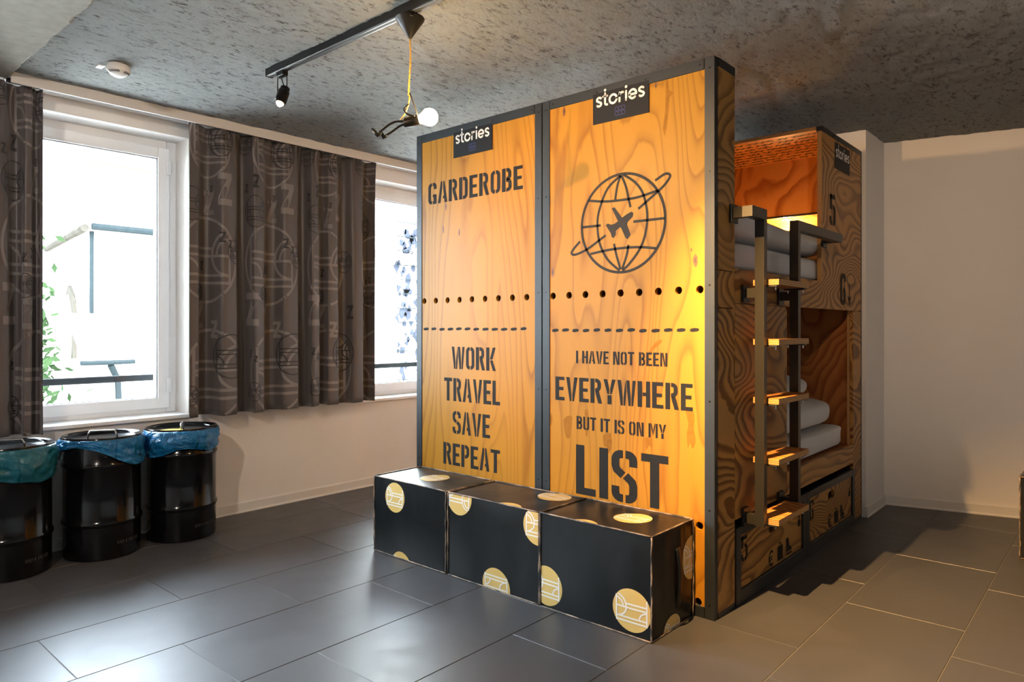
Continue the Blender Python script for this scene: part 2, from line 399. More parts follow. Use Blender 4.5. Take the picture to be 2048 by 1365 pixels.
def fit(polys, w, x0, x1, z0, z1):
    """scale text box to x0..x1, z0..z1 (2-D)"""
    return [[(x0+p[0]/w*(x1-x0), z0+p[1]*(z1-z0)) for p in q] for q in polys]
def stories2():
    """lower-case rounded word: list of polys, width (x-height 1)"""
    w = .21; out = []; x = 0
    def st(pts, dx):
        pts = [(p[0]+dx, p[1]) for p in pts]
        out.extend(stroke2(pts, w)); out.extend(disc2(*pts[0], w/2)); out.extend(disc2(*pts[-1], w/2))
    s = arc(.36, .72, .25, .20, 35, 180, 8)+[(.14, .63), (.36, .51), (.56, .40)]+arc(.36, .29, .25, .20, 0, -145, 8)
    st(s, 0); x = .80
    st([(.25, 1.22), (.25, .3)]+arc(.45, .3, .2, .2, 180, 270, 5)+[(.5, .10)], x); st([(.02, .93), (.50, .93)], x); out.extend(disc2(x+.25, 1.52, .13)); x += .74
    st(arc(.42, .5, .40, .41, 0, 360, 20), x); x += 1.02
    st([(.12, .1), (.12, .92)], x); st([(.12, .6)]+arc(.42, .62, .28, .29, 170, 70, 6), x); x += .72
    st([(.12, .1), (.12, .92)], x); out.extend(disc2(x+.12, 1.32, .14)); x += .42
    st([(.06, .48), (.78, .48)]+arc(.42, .5, .38, .41, 5, 310, 16), x); x += 1.0
    st(s, x); x += .74
    return out, x
def clover2():
    """three linked lobes of double circles"""
    out = []
    for cx in (-.62, 0, .62):
        for cy in (-.38, .38):
            a0, a1 = (0, 360)
            if cx == 0: a0, a1 = ((90, -150) if cy < 0 else (-90, -330)) if False else (0, 360)
            out += stroke2(arc(cx, cy, .34, .34, a0, a1, 18), .09)
    return out
LOGO = [[(-.79, -.60), (-.79, .60)], [(.79, -.60), (.79, .60)], [(-.79, .10), (.79, .10)], [(-.25, .28), (.79, .28)], [(-.79, -.36), (.79, -.36)], [(-.79, -.54), (.79, -.54)],
        arc(-.79, .10, .53, .55, 82, 0, 10)+arc(-.79, .10, .53, .46, 0, -90, 10)[1:], arc(-.79, .10, .37, .39, 90, 0, 8), arc(.79, -.36, .38, .38, 180, 90, 8)]

# ================================================================== THE ROOM
rng = random.Random(4)
# floor with single tiles -------------------------------------------------
XR, YB, YF = 2.4, -1.6, 6.4
floor = struct('floor', bx(WX-.3, XR+.2, YB-.2, YF+.3, -.2, -.002), 'grout'); floor['label'] = 'dark anthracite tiled floor with pale thin joints'
TP, TL, JG = .4433, .88, .0030
row_off = {-1: .975, 0: 1.367, 1: .82, 2: 1.176, 3: 1.476, 4: 2.95, 5: 2.688, 6: 3.276, 7: 2.99}
tile_cache = {}
for k in range(-2, 14):
    xa = -3.595+TP*k; xb = xa+TP
    xa2, xb2 = max(xa, WX), min(xb, XR)
    if xb2-xa2 < .03: continue
    off = row_off.get(k, (k*.37) % TL)
    j0 = int(math.floor((YB-off)/TL))
    for j in range(j0, j0+12):
        ya, yb = off+j*TL, off+(j+1)*TL
        ya2, yb2 = max(ya, YB), min(yb, YF)
        if yb2-ya2 < .03: continue
        sx, sy = xb2-xa2-JG, yb2-ya2-JG
        key = (round(sx, 3), round(sy, 3))
        if key not in tile_cache:
            c = .0012
            mb = MB(); hx, hy = sx/2, sy/2
            vs = [(-hx, -hy, -.002), (hx, -hy, -.002), (hx, hy, -.002), (-hx, hy, -.002), (-hx+c, -hy+c, 0), (hx-c, -hy+c, 0), (hx-c, hy-c, 0), (-hx+c, hy-c, 0)]
            mb.add(vs, [(4, 5, 6, 7), (0, 1, 5, 4), (1, 2, 6, 5), (2, 3, 7, 6), (3, 0, 4, 7)])
            me = bpy.data.meshes.new('floor_tile'); me.from_pydata([tuple(p) for p in mb.v], [], mb.f); me.materials.append(M['tile']); tile_cache[key] = me
        o = bpy.data.objects.new('floor_tile', tile_cache[key]); col.objects.link(o); o.parent = floor
        o.location = ((xa2+xb2)/2, (ya2+yb2)/2, 0)

# ceiling: gently uneven slab -------------------------------------------------
def ceil_pt(u, v):
    x = WX-.05+u*(XR-WX+.1); y = YB+v*(YF-YB)
    return (x, y, CEIL+.004*noise.noise((x*1.7, y*1.7, .3))+.005*noise.noise((x*13, y*7, 2))+.004*noise.noise((x*31, y*15, 5)))
cmb = MB().grid(ceil_pt, 460, 420)
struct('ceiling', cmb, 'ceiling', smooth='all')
struct('ceiling_slab', bx(WX-.3, XR+.3, YB-.2, YF+.3, CEIL+.03, CEIL+.3), 'plaster')['label'] = 'concrete slab above the rough ceiling'
# lower plaster band with ragged edge
def rag(x): return .962+.016*noise.noise((x*9, 1, 0))+.012*noise.noise((x*31, 3, 0))+.006*noise.noise((x*80, 3, 0))
nR = 420; mb = MB(); X0, X1 = WX, XR
vs = []; fs = []
for i in range(nR+1):
    x = X0+(X1-X0)*i/nR; e = rag(x); zz = CEIL-.026+.004*noise.noise((x*4, 5, 1))
    vs += [(x, YB, CEIL-.028), (x, e-.10, CEIL-.028+.003*noise.noise((x*3, 0, 0))), (x, e-.012, zz), (x, e, zz+.012), (x, e+.004, CEIL+.02)]
for i in range(nR):
    for q in range(4): a = i*5+q; fs.append((a, a+1, a+6, a+5))
struct('trim_1', mb.add(vs, fs), 'plaster', smooth=True)['label'] = 'lower raw plaster band with ragged broken edge on the ceiling'

# walls --------------------------------------------------------------
W1 = (.70, 1.93, .678, 2.373); W2 = (3.15, 4.45, .664, 2.352); W3 = (-1.115, .115, .678, 2.373)  # last opening: window out of view, added for daylight
wt = WX-.30
mb = MB()
mb.box(wt, WX, YB, W3[0], 0, CEIL+.02).box(wt, WX, W3[1], W1[0], 0, CEIL+.02).box(wt, WX, W1[1], W2[0], 0, CEIL+.02).box(wt, WX, W2[1], YF, 0, CEIL+.02)
for w in (W1, W2, W3): mb.box(wt, WX, w[0], w[1], 0, w[2]-.02).box(wt, WX, w[0], w[1], w[3], CEIL+.02)
struct('wall_left', mb, 'white_wall')
struct('wall_back', bx(WX-.3, XR+.2, YB-.2, YB, 0, CEIL+.02), 'white_wall')
struct('wall_right', bx(XR, XR+.2, YB, YF+.3, 0, CEIL+.02), 'white_wall')
# far wall: block behind the bunk, then a slanted wall
struct('wall_far_block', bx(WX, -1.262, 4.842, 5.6, 0, CEIL+.02), 'white_wall')
p0 = Vector((-1.262, 5.285)); dr = Vector((.712, .168)).normalized(); nr = Vector((-dr.y, dr.x)); p1 = p0+dr*3.9
mb = MB(); q = [p0-dr*.05, p1, p1+nr*.2, p0-dr*.05+nr*.2]
mb.prism([(a.x, a.y) for a in q], lambda a, b2, d: (a, b2, d), CEIL+.02)
struct('wall_far', mb, 'white_wall')
# baseboards (skirting): upright strip with a small foot
def skirting(name, a, b2, inward):
    a, b2, n = Vector(a), Vector(b2), Vector(inward).normalized()
    prof = [(0, 0), (.016, 0), (.016, .006), (.010, .014), (.010, .062), (.006, .068), (0, .068)]
    mb = MB(); vs = []
    for p in (a, b2): vs += [(p.x+n.x*d, p.y+n.y*d, z) for d, z in prof]
    k = len(prof); fs = [tuple(range(k)), tuple(range(2*k-1, k-1, -1))]+[(i, (i+1) % k, (i+1) % k+k, i+k) for i in range(k)]
    struct(name, mb.add(vs, fs), 'white_trim')
skirting('baseboard_left', (WX, YB), (WX, 4.84), (1, 0))
skirting('baseboard_far_return', (-1.262, 4.826), (-1.262, 5.285), (1, 0))
skirting('baseboard_far_block', (WX, 4.842), (-1.246, 4.842), (0, -1))
skirting('baseboard_far', p0+dr*.0, p1, -nr)

# windows --------------------------------------------------------------
def window(name, w, fx=-4.53, handle=False):
    y0, y1, z0, z1 = w
    e = thing(name, (fx, (y0+y1)/2, z0), 'white framed window over the sill', 'window', None, 'structure')
    e['kind'] = 'structure'; del e['category']
    f = .06; s = .068
    mb = MB(); mb.box(fx-.07, fx, y0, y0+f, z0, z1).box(fx-.07, fx, y1-f, y1, z0, z1).box(fx-.07, fx, y0+f, y1-f, z0, z0+f*.6).box(fx-.07, fx, y0+f, y1-f, z1-f, z1)
    mb.build('window_frame', 'pvc', e, bevel=.004, seg=2)
    a0, a1, b0, b1 = y0+f-.012, y1-f+.012, z0+f*.6-.008, z1-f+.012
    mb = MB(); mb.box(fx-.06, fx+.016, a0, a0+s, b0, b1).box(fx-.06, fx+.016, a1-s, a1, b0, b1).box(fx-.06, fx+.016, a0+s, a1-s, b0, b0+s).box(fx-.06, fx+.016, a0+s, a1-s, b1-s, b1)
    mb.build('sash', 'pvc', e, bevel=.005, seg=2)
    mb = MB(); g = .012   # dark gasket round the pane
    mb.box(fx-.012, fx+.004, a0+s, a0+s+.004, b0+s, b1-s).box(fx-.012, fx+.004, a1-s-.004, a1-s, b0+s, b1-s).box(fx-.012, fx+.004, a0+s, a1-s, b1-s-.004, b1-s).box(fx-.012, fx+.004, a0+s, a1-s, b0+s, b0+s+.003)
    mb.build('gasket', 'slot', e)
    bx(fx-.028, fx-.022, a0+s-.01, a1-s+.01, b0+s-.01, b1-s+.01).build('pane', 'glass', e)
    bx(fx-.03, WX+.025, y0-.0, y1-.0, z0-.022, z0).build('window_sill', 'pvc', e, bevel=.004, seg=2)
    for zc in (z0+.17, z1-.17):
        bx(fx+.016, fx+.030, a1-.018, a1+.006, zc-.045, zc+.045).build('hinge', 'pvc', e, bevel=.004)
    return e
window('window_1', W1)
window('window_2', W2)
window('added_window', W3)  # out of view, added to bring more daylight into the room
for (w, lab) in ((W1, 'dark flat safety rail outside the window behind the black drums'), (W2, 'dark flat safety rail outside the narrow window strip beside the wardrobe')):
    e = thing('safety_rail', (-4.72, w[0], .86), lab, 'railing', 'window safety rails')
    bx(-4.735, -4.705, w[0]-.05, w[1]+.05, .868, .908).build('bar', 'dark_rail', e, bevel=.004)
    for y in (w[0]-.03, w[1]+.03): bx(-4.735, wt+.0, y-.02, y+.02, .873, .903).build('bracket', 'dark_rail', e)

# curtain rail ---------------------------------------------------------
rail = thing('curtain_rail', (-4.16, 2.4, 2.415), 'long white curtain rail under the ceiling along the windows', 'curtain rail')
bx(-4.145, -4.13, .965, 4.83, 2.415, 2.4725).build('front_board', 'rail_white', rail, bevel=.002)
bx(-4.35, -4.145, .965, 4.83, 2.455, 2.466).build('top_board', 'rail_white', rail)
bx(-4.23, -4.205, .965, 4.83, 2.437, 2.455).build('glide_track', 'slot', rail)

# curtains -------------------------------------------------------------
def curtain(name, label, y0, y1, x0, zt, zb, nf, seed, amp, over, motifs, ret=None):
    r = random.Random(seed); NS = 1400
    jit = [r.uniform(-1, 1) for _ in range(6)]
    amps = [r.uniform(.65, 1.25) for _ in range(nf*2+4)]
    ph = lambda s: 2*math.pi*nf*s+.9*math.sin(2*math.pi*s*1.3+jit[0]*3)+.5*math.sin(2*math.pi*s*2.7+jit[1]*3)
    per = (y1-y0)/nf
    def pt(s, v):
        p = ph(s); k = p/math.pi; i = int(math.floor(k)) % (nf*2+3); fr_ = k-math.floor(k)
        a = amps[i]+(amps[i+1]-amps[i])*(3*fr_**2-2*fr_**3)
        vv = min(1, .25+v*1.1)
        A = amp*a*(.55+.45*vv)
        y = y0+(y1-y0)*s-over*per/(4*math.pi)*math.sin(2*p)*(vv)+.012*v*math.sin(p*.5+jit[2]*4)
        x = x0+A*math.sin(p)+.25*A*math.sin(2*p+jit[3])
        if v < .1:                                   # gathered pleats at the heading
            q = (1-v/.1); x += .010*q*math.sin(p*3+1)
        return x, y
    ss = [i/NS for i in range(NS+1)]
    base = [pt(s, .6) for s in ss]; cl = [0]
    for a, b2 in zip(base, base[1:]): cl.append(cl[-1]+math.hypot(a[0]-b2[0], a[1]-b2[1]))
    LT = cl[-1]
    def s_of(c):
        c = min(max(c, 0), LT); lo, hi = 0, NS
        while hi-lo > 1:
            mid = (lo+hi)//2
            if cl[mid] <= c: lo = mid
            else: hi = mid
        return ss[lo]+(ss[hi]-ss[lo])*((c-cl[lo])/max(1e-9, cl[hi]-cl[lo]))
    def surf(c, z, off=0):
        v = (zt-z)/(zt-zb); v = min(max(v, 0), 1); s = s_of(c)
        x, y = pt(s, v); z = zt-v*(zt-zb)
        zz = z+.010*v*noise.noise((c*3, seed, 0))
        if off:
            a = pt(max(0, s-.0008), v); b2 = pt(min(1, s+.0008), v)
            t = Vector((b2[0]-a[0], b2[1]-a[1])); t.normalize()
            x += t.y*off; y += -t.x*off
        return (x, y, zz)
    e = thing(name, (x0, (y0+y1)/2, zb), label, 'curtain', 'window curtains')
    nc = 520
    mb = MB().grid(lambda u, v: surf(u*LT, zt-v*(zt-zb)), nc, 46)
    mb.build('cloth', 'curtain', e, smooth='all', solid=-.002)
    def put(mat, polys, off, nm):
        mbk = MB()
        for p in polys:
            if all(q[0] < 0 or q[0] > LT for q in p) or all(q[1] < zb+.004 or q[1] > zt for q in p): continue
            mbk.add([surf(q[0], min(max(q[1], zb+.003), zt-.002), off) for q in p], [tuple(range(len(p)))])
        if mbk.v: mbk.build(nm, mat, e, smooth='all')
    def zed(cx, cz, h, mat, off):
        if cx < .01 or cx+h*.6 > LT-.01: return
        ps = stroke2([(cx, cz+h*.90), (cx+h*.56, cz+h*.90)], h*.2, step=.012)+stroke2([(cx, cz+h*.1), (cx+h*.56, cz+h*.1)], h*.2, step=.012)
        ps += stroke2([(cx+h*.47, cz+h*.90), (cx+h*.09, cz+h*.1)], h*.22, step=.012)
        put(mat, ps, off, 'printed_letter')
    def logo(cx, cz, rr_, w, mat, off):
        ps = stroke2(arc(cx, cz, rr_, rr_, 0, 360, 72), w)
        for st in LOGO: ps += stroke2([(cx-p[0]*rr_, cz+p[1]*rr_) for p in st], w, step=.012)
        put(mat, ps, off, 'printed_logo')
    c = -.10
    while c < LT+.3:
        for m_ in motifs:
            if m_[0] == 'L': logo(c+m_[1], m_[2], m_[3], m_[4], m_[5], .0016 if m_[5] != 'print_dark' else .0032)
            else: zed(c+m_[1], m_[2], m_[3], m_[4], .0024 if m_[4] != 'print_dark' else .0036)
        c += .70
    return e
MOT = [('L', .28, 1.62, .26, .017, 'print_light'), ('L', .34, .92, .27, .019, 'print_light'), ('L', .30, 2.33, .20, .015, 'print_light'),
       ('L', .12, 1.95, .10, .006, 'print_dark'), ('L', .50, 1.03, .135, .008, 'print_dark'), ('L', .22, 1.42, .062, .005, 'print_dark'), ('L', .55, 1.68, .075, .005, 'print_dark'),
       ('L', .10, .80, .06, .005, 'print_dark'), ('L', .42, 2.36, .10, .006, 'print_dark'), ('L', .02, 2.38, .07, .005, 'print_dark'),
       ('Z', .40, 1.96, .20, 'print_light'), ('Z', .28, 1.90, .15, 'print_mid'), ('Z', .02, 1.22, .21, 'print_light'), ('Z', .20, 1.20, .155, 'print_mid'), ('Z', .34, 1.14, .11, 'print_light'),
       ('Z', .10, 2.10, .085, 'print_dark'), ('Z', .02, 2.07, .055, 'print_dark'), ('Z', .42, 1.73, .065, 'print_dark'), ('Z', .475, 1.70, .05, 'print_dark'), ('Z', .52, 1.68, .035, 'print_dark'),
       ('Z', .18, 1.53, .035, 'print_dark'), ('Z', .21, 1.54, .045, 'print_dark'), ('Z', .255, 1.56, .055, 'print_dark'), ('Z', .58, 1.27, .10, 'print_dark'), ('Z', .06, 1.02, .05, 'print_dark'), ('Z', .105, .99, .04, 'print_dark'),
       ('Z', .30, 2.02, .03, 'print_dark'), ('Z', .33, 2.04, .04, 'print_dark')]
curtain('curtain', 'wide grey-brown curtain with sleepy letter print hanging between the two windows', 1.866, 3.235, -4.215, 2.434, .668, 7, 5, .054, 1.0, MOT)
curtain('curtain', 'narrow gathered grey-brown curtain at the left edge above the cut-off drum', .58, 1.118, -4.215, 2.434, .660, 5, 8, .046, 1.3, [(m_[0], m_[1]+.21, *m_[2:]) for m_ in MOT])

# ================================================================== WARDROBE UNITS
FX0, FXM, FX1 = -3.126, -2.185, PX
FRW = .047
def front3(off): return lambda x, z: (x, PY-off, z)
def fxz(px, py): p = ony(px, py, PY); return (p.x, p.z)
def plate_holes(x0, x1, z0, z1, holes, y, t):
    """flat plate with round holes: triangulated front face, thickness by modifier"""
    import bmesh
    bm = bmesh.new()
    def loop(pts):
        vs = [bm.verts.new((p[0], y, p[1])) for p in pts]
        for i in range(len(vs)): bm.edges.new((vs[i], vs[(i+1) % len(vs)]))
    loop([(x0, z0), (x1, z0), (x1, z1), (x0, z1)])
    for hx, hz, hr in holes: loop(arc(hx, hz, hr, hr, 0, 360, 20)[:-1])
    bmesh.ops.triangle_fill(bm, edges=bm.edges[:], use_beauty=True)
    bmesh.ops.recalc_face_normals(bm, faces=bm.faces[:])
    for f in bm.faces:
        if f.normal.y > 0: f.normal_flip()
    ext = bmesh.ops.extrude_face_region(bm, geom=bm.faces[:])
    bmesh.ops.translate(bm, verts=[v_ for v_ in ext['geom'] if isinstance(v_, bmesh.types.BMVert)], vec=(0, t, 0))
    bmesh.ops.recalc_face_normals(bm, faces=bm.faces[:])
    me = bpy.data.meshes.new('front_panel'); bm.to_mesh(me); bm.free(); return me
screw_me = bpy.data.meshes.new('screw'); _sv = [(.0045*r_*math.cos(2*math.pi*k/10), -d_, .0045*r_*math.sin(2*math.pi*k/10)) for r_, d_ in ((1, 0), (.8, .0010)) for k in range(10)]
screw_me.from_pydata(_sv, [], [tuple(range(19, 9, -1))]+[(k, k+10, (k+1) % 10+10, (k+1) % 10) for k in range(10)]); screw_me.materials.append(M['screw'])
def wardrobe(x0, x1, label, hole_px, texts, dash, sign, right_side):
    e = thing('wardrobe', ((x0+x1)/2, (PY+BY)/2, 0), label, 'wardrobe', 'plywood wardrobe units')
    holes = [(*fxz(*h), .0168) for h in hole_px]
    me = plate_holes(x0+FRW-.006, x1-FRW+.006, FRW-.006, PT-FRW+.006, holes, PY+.004, .018)
    panel = place('front_panel', me, 'wood_front', e)
    # frame profiles
    for nm, b_ in (('frame_profile', (x0, x0+FRW, 0.0, PT)), ('frame_profile', (x1-FRW, x1, 0.0, PT)), ('frame_profile', (x0+FRW, x1-FRW, PT-FRW, PT)), ('frame_profile', (x0+FRW, x1-FRW, 0.0, FRW))):
        mbp = MB().box(b_[0]+.001, b_[1]-.001, PY, PY+.03, b_[2], b_[3])
        mbp.build(nm, 'frame', e, bevel=.0015)
    # screws
    spots_ = [(sx, z) for sx in (x0+FRW/2, x1-FRW/2) for z in (.06, .45, .9, 1.38, 1.85, PT-.045)]+[(x0+FRW+.02+(x1-x0-2*FRW-.04)*k/3, PT-FRW/2) for k in range(4)]
    for sx, z in spots_:
        o = bpy.data.objects.new('screw', screw_me); col.objects.link(o); o.parent = e; o.location = Vector((sx, PY, z))-Vector(e.location)
    # carcass
    bx(x0+.002, x1-.002, BY-.018, BY-.002, .0, PT-.01).build('back_panel', 'wood_inner', e)
    bx(x0+.002, x1-.002, PY+.031, BY-.018, PT-.02, PT-.003).build('top_panel', 'frame', e)
    bx(x0+.002, x1-.02, PY+.031, BY-.019, .005, .02).build('bottom_panel', 'hole', e)
    bx(x0+.002, x0+.02, PY+.031, BY-.019, .02, PT-.021).build('side_panel', 'wood_side', e)
    if right_side:
        for za, zb_ in ((.022, 1.285), (1.289, 1.442), (1.446, PT-.036)):
            bx(x1-.018, x1-.0005, PY+.031, BY-.001, za, zb_).build('side_panel', 'wood_side', e)
        bx(x1-.02, x1+.001, PY+.030, BY, PT-.036, PT).build('top_cap', 'frame', e)
        bx(x1-.02, x1+.001, PY+.030, BY, 0, .022).build('base_cap', 'frame', e)
    else:
        bx(x1-.02, x1-.002, PY+.031, BY-.019, .02, PT-.021).build('side_panel', 'wood_side', e)
    # stencilled lettering
    for s, (ax, ay0, ay1), (cx_, cy0, cy1) in texts:
        a1, a0 = fxz(ax, ay0), fxz(ax, ay1); c1, c0 = fxz(cx_, cy0), fxz(cx_, cy1)
        polys, w = text2(s)
        rr_ = random.Random(len(s))
        zb_, zt_ = (a0[1]+c0[1])/2, (a1[1]+c1[1])/2
        xx = 0
        for ch_ in s:
            lw, lps = GL[ch_]
            if lps: flat([[(a0[0]+(p[0]+xx)/w*(c0[0]-a0[0]), zb_+p[1]*(zt_-zb_)) for p in q] for q in lps], front3(-.0032)).build('stencil_letter', 'black_paint', e)
            xx += lw+.075
    # dashes
    n, (da, db) = dash; a = fxz(*da); b_ = fxz(*db); polys = []
    rr_ = random.Random(n)
    pitch = (b_[0]-a[0])/(n-.4)
    for k in range(n):
        xx = a[0]+pitch*k; zz = (a[1]+b_[1])/2+rr_.uniform(-.002, .002); ln = pitch*rr_.uniform(.58, .68)
        polys.append([(xx, zz-.006), (xx+ln*.3, zz-.0085), (xx+ln*.8, zz-.006), (xx+ln, zz-.003), (xx+ln, zz+.006), (xx+ln*.6, zz+.0085), (xx+ln*.15, zz+.006), (xx, zz+.003)])
    for q in polys: flat([q], front3(-.0032)).build('dash', 'black_paint', e)
    # black sign
    (sx0, sx1, sz0, sz1) = sign
    sg = bx(sx0, sx1, PY-.0005, PY+.006, sz0, sz1).build('sign', 'sign', e)
    st, w = stories2(); ww = (sx1-sx0)*.88; k = ww/w; ox = sx0+(sx1-sx0)*.06; oz = sz0+(sz1-sz0)*.53
    flat([[(ox+p[0]*k, oz+p[1]*k) for p in q] for q in st], front3(.0015)).build('sign_lettering', 'sign_white', sg).location = (0, 0, 0)
    sg.children[0].location = -world_loc(sg) if False else (0, 0, 0)
    cl = clover2(); cs = (sz1-sz0)*.20; cxm = sx0+(sx1-sx0)*.50; czm = sz0+(sz1-sz0)*.27
    flat([[(cxm+p[0]*cs, czm+p[1]*cs) for p in q] for q in cl], front3(.0015)).build('sign_emblem', 'sign_blue', sg).location = (0, 0, 0)
    return e
hl = [(820+(79+(661-79)*t)/2.844, 560+(121+(99-121)*t)/2.844) for t in (0, .112, .226, .343, .465, .592, .723, .860, 1)]
hr = [(820+x/2.844, 560+y/2.844) for x, y in ((811, 92), (902, 88), (995, 84), (1093, 80), (1195, 75), (1301, 71), (1410, 66), (1525, 60), (1646, 55))]
hr += [(1398, 1053), (1395, 1205)]
def signbox(px0, yt0, px1, yt1, px0b, yb0):
    a = fxz(px0, yt0); b_ = fxz(px1, yt1); c = fxz(px0b, yb0); return (a[0], b_[0], c[1], (a[1]+b_[1])/2)
wl = wardrobe(FX0, FXM-.0015, 'narrower plywood wardrobe unit stencilled with the word garderobe', hl,
    [('GARDEROBE', (855.4, 367.5, 409.4), (1044.9, 330.5, 378.8)), ('WORK', (902.6, 693.6, 739), (990.5, 696, 741.8)), ('TRAVEL', (887.5, 756.9, 802.6), (999.3, 761, 810)),
     ('SAVE', (904.4, 823, 868.7), (979.3, 830, 876.5)), ('REPEAT', (885.8, 885, 928.5), (999, 901, 947.5))],
    (12, ((846.4, 658.5), (1052.5, 658.3))), signbox(907, 266.5, 984.3, 246, 907, 316.6), False)
wr = wardrobe(FXM+.0015, FX1, 'wider plywood wardrobe unit painted with a globe and airplane', hr,
    [('I HAVE NOT BEEN', (1151.2, 701.3, 727), (1334, 707, 734)), ('EVERYWHERE', (1110, 754, 801), (1385, 768, 822.6)), ('BUT IT IS ON MY', (1152.3, 833, 859), (1331.6, 850, 879)),
     ('LIST', (1151.2, 890.5, 989.7), (1336, 912.7, 1020.6))],
    (13, ((1103.5, 661), (1395.5, 661))), signbox(1186, 189.5, 1297.6, 160.5, 1186, 250.4), True)
def smooth_pts(pts, n=5):
    out = []
    P_ = [pts[0]]+list(pts)+[pts[-1]]
    for i in range(1, len(P_)-2):
        p0_, p1_, p2_, p3_ = [Vector(q) for q in P_[i-1:i+3]]
        for k in range(n):
            t = k/n
            out.append(tuple(.5*((2*p1_)+(-p0_+p2_)*t+(2*p0_-5*p1_+4*p2_-p3_)*t*t+(-p0_+3*p1_-3*p2_+p3_)*t**3)))
    out.append(pts[-1]); return out
gz = lambda x, y: fxz(1080+x/2.527, 100+y/2.527)
# knots in the plywood
def knot(par, px, py, w, h):
    w *= 1.5; h *= 1.5
    x, z = fxz(px, py)
    for sc, mat, off in ((1.0, 'knot_halo', -.0036), (.42, 'knot_core', -.0034)):
        r_ = random.Random(int(px)); pts = [(x+w*sc*math.cos(a)*r_.uniform(.75, 1.1), z+h*sc*math.sin(a)*r_.uniform(.8, 1.1)) for a in [2*math.pi*k/14 for k in range(14)]]
        flat([pts], front3(off)).build('knot', mat, par)
M['knot_halo'] = plain('knot_halo', (.17, .055, .010), .5, 0, .3, 90); M['knot_core'] = plain('knot_core', (.05, .020, .008), .5, 0, .3, 90)
for px, py in ((886, 459), (917.6, 465), (891, 413)): knot(wl, px, py, .004, .016)
for px, py, w_, h_ in ((1127.5, 222.7, .006, .018), (1390, 521, .008, .018), (1104.5, 545, .006, .015), (1311, 170, .004, .010), (1382, 500, .003, .006)): knot(wr, px, py, w_, h_)
# darker resin patches in the veneer
M['resin'] = plain('resin_patch', (.285, .118, .009), .6, 0, .3, 60, 0, .15)
def fz3(x, y): return fxz(820+x/2.844, 560+y/2.844)
for poly in ([(772, 770), (790, 755), (806, 775), (803, 820), (785, 835), (775, 805)], [(870, 795), (893, 775), (920, 782), (915, 840), (907, 898), (888, 900), (876, 850)], [(990, 745), (1008, 738), (1014, 800), (1006, 885), (996, 880), (994, 800)],
             [(1095, 885), (1118, 872), (1140, 880), (1146, 940), (1128, 988), (1115, 950), (1101, 945)], [(1333, 905), (1352, 895), (1376, 910), (1374, 962), (1358, 945), (1340, 968)],
             [(1565, 750), (1590, 745), (1615, 765), (1612, 850), (1622, 920), (1604, 962), (1592, 930), (1578, 955), (1572, 880), (1580, 820)], [(1350, 420), (1390, 360), (1430, 340), (1420, 365), (1385, 395), (1365, 425)]):
    flat([smooth_pts([fz3(*p) for p in poly]+[fz3(*poly[0])], 4)[:-1]], front3(-.0038)).build('resin_patch', 'resin', wr)
flat([[gz(*p) for p in [(632, 130), (646, 128), (650, 200), (672, 215), (652, 240), (648, 300), (640, 380), (628, 440), (618, 400), (630, 320), (634, 220)]]], front3(-.0038)).build('resin_patch', 'resin', wr)
# globe with airplane
gl_, gr_, gt_, gb_ = gz(209, 900), gz(631, 850), gz(425, 624), gz(408, 1124)
gc = ((gl_[0]+gr_[0])/2, (gt_[1]+gb_[1])/2); grx, grz = (gr_[0]-gl_[0])/2, (gt_[1]-gb_[1])/2
polys = stroke2(arc(gc[0], gc[1], grx, grz, 0, 360, 64), .0125)
for st in ([(405, 635), (340, 700), (300, 800), (288, 880), (300, 980), (340, 1060), (400, 1115)], [(420, 630), (480, 670), (520, 730), (540, 830), (530, 930), (500, 1010), (450, 1080), (415, 1115)],
           [(405, 635), (388, 690), (378, 757)], [(410, 635), (432, 690), (445, 750), (455, 795)], [(243, 762), (330, 766), (420, 757), (500, 742), (592, 710)],
           [(211, 897), (305, 887)], [(470, 868), (560, 858), (630, 850)], [(252, 1032), (340, 1012), (430, 1000), (510, 997), (584, 1003)],
           [(372, 980), (385, 1040), (405, 1110)], [(445, 985), (435, 1040), (412, 1110)],
           [(495, 803), (560, 745), (620, 690), (653, 645), (652, 628), (628, 627), (580, 660)], [(200, 968), (165, 1010), (158, 1030), (180, 1034), (240, 1005), (330, 937)]):
    polys += stroke2([gz(*p) for p in smooth_pts(st)], .0115)
flat(polys, front3(-.0032)).build('painted_globe', 'grey_paint', wr)
plane_p = [(360, 800), (375, 795), (400, 830), (412, 848), (440, 828), (460, 817), (470, 824), (467, 842), (442, 868), (438, 882), (456, 935), (441, 956), (430, 950), (410, 905), (404, 895), (381, 914), (380, 935), (370, 952), (360, 945), (355, 926), (345, 910), (330, 886), (340, 877), (355, 883), (372, 880), (392, 866), (372, 825)]
flat([[gz(*p) for p in plane_p]], front3(-.0034)).build('painted_airplane', 'grey_paint', wr)

# ================================================================== BUNK POD
SX = PX            # side face
IX = -2.20         # inner long wall
pod = thing('bunk_pod', ((SX+IX)/2, 3.85, 0), 'dark plywood double bunk pod with ladder behind the wardrobes', 'bunk bed')
UB, LBz = 1.462, .488      # mattress base levels
def side_plate(poly, nm='side_panel', mat='wood_side', t=.018):
    MB().prism(poly, lambda y, z, d: (SX-.0005-d, y, z), t).build(nm, mat, pod)
def rc(y0, y1, z0, z1, r, corner):  # rectangle with one rounded top-right corner
    return [(y0, z0), (y1, z0)]+arc(y1-r, z1-r, r, r, 0, 90, 6)+[(y0, z1)]
side_plate(rc(BY+.001, 3.512, .375, 1.308, .03, 'tr'))
side_plate([(BY+.001, 1.311), (4.786, 1.311), (4.786, PT-.03), (4.040, PT-.03), (4.040, UB), (BY+.001, UB)])
side_plate([(3.515, .375), (4.62, .375), (4.62, LBz), (3.515, LBz)])
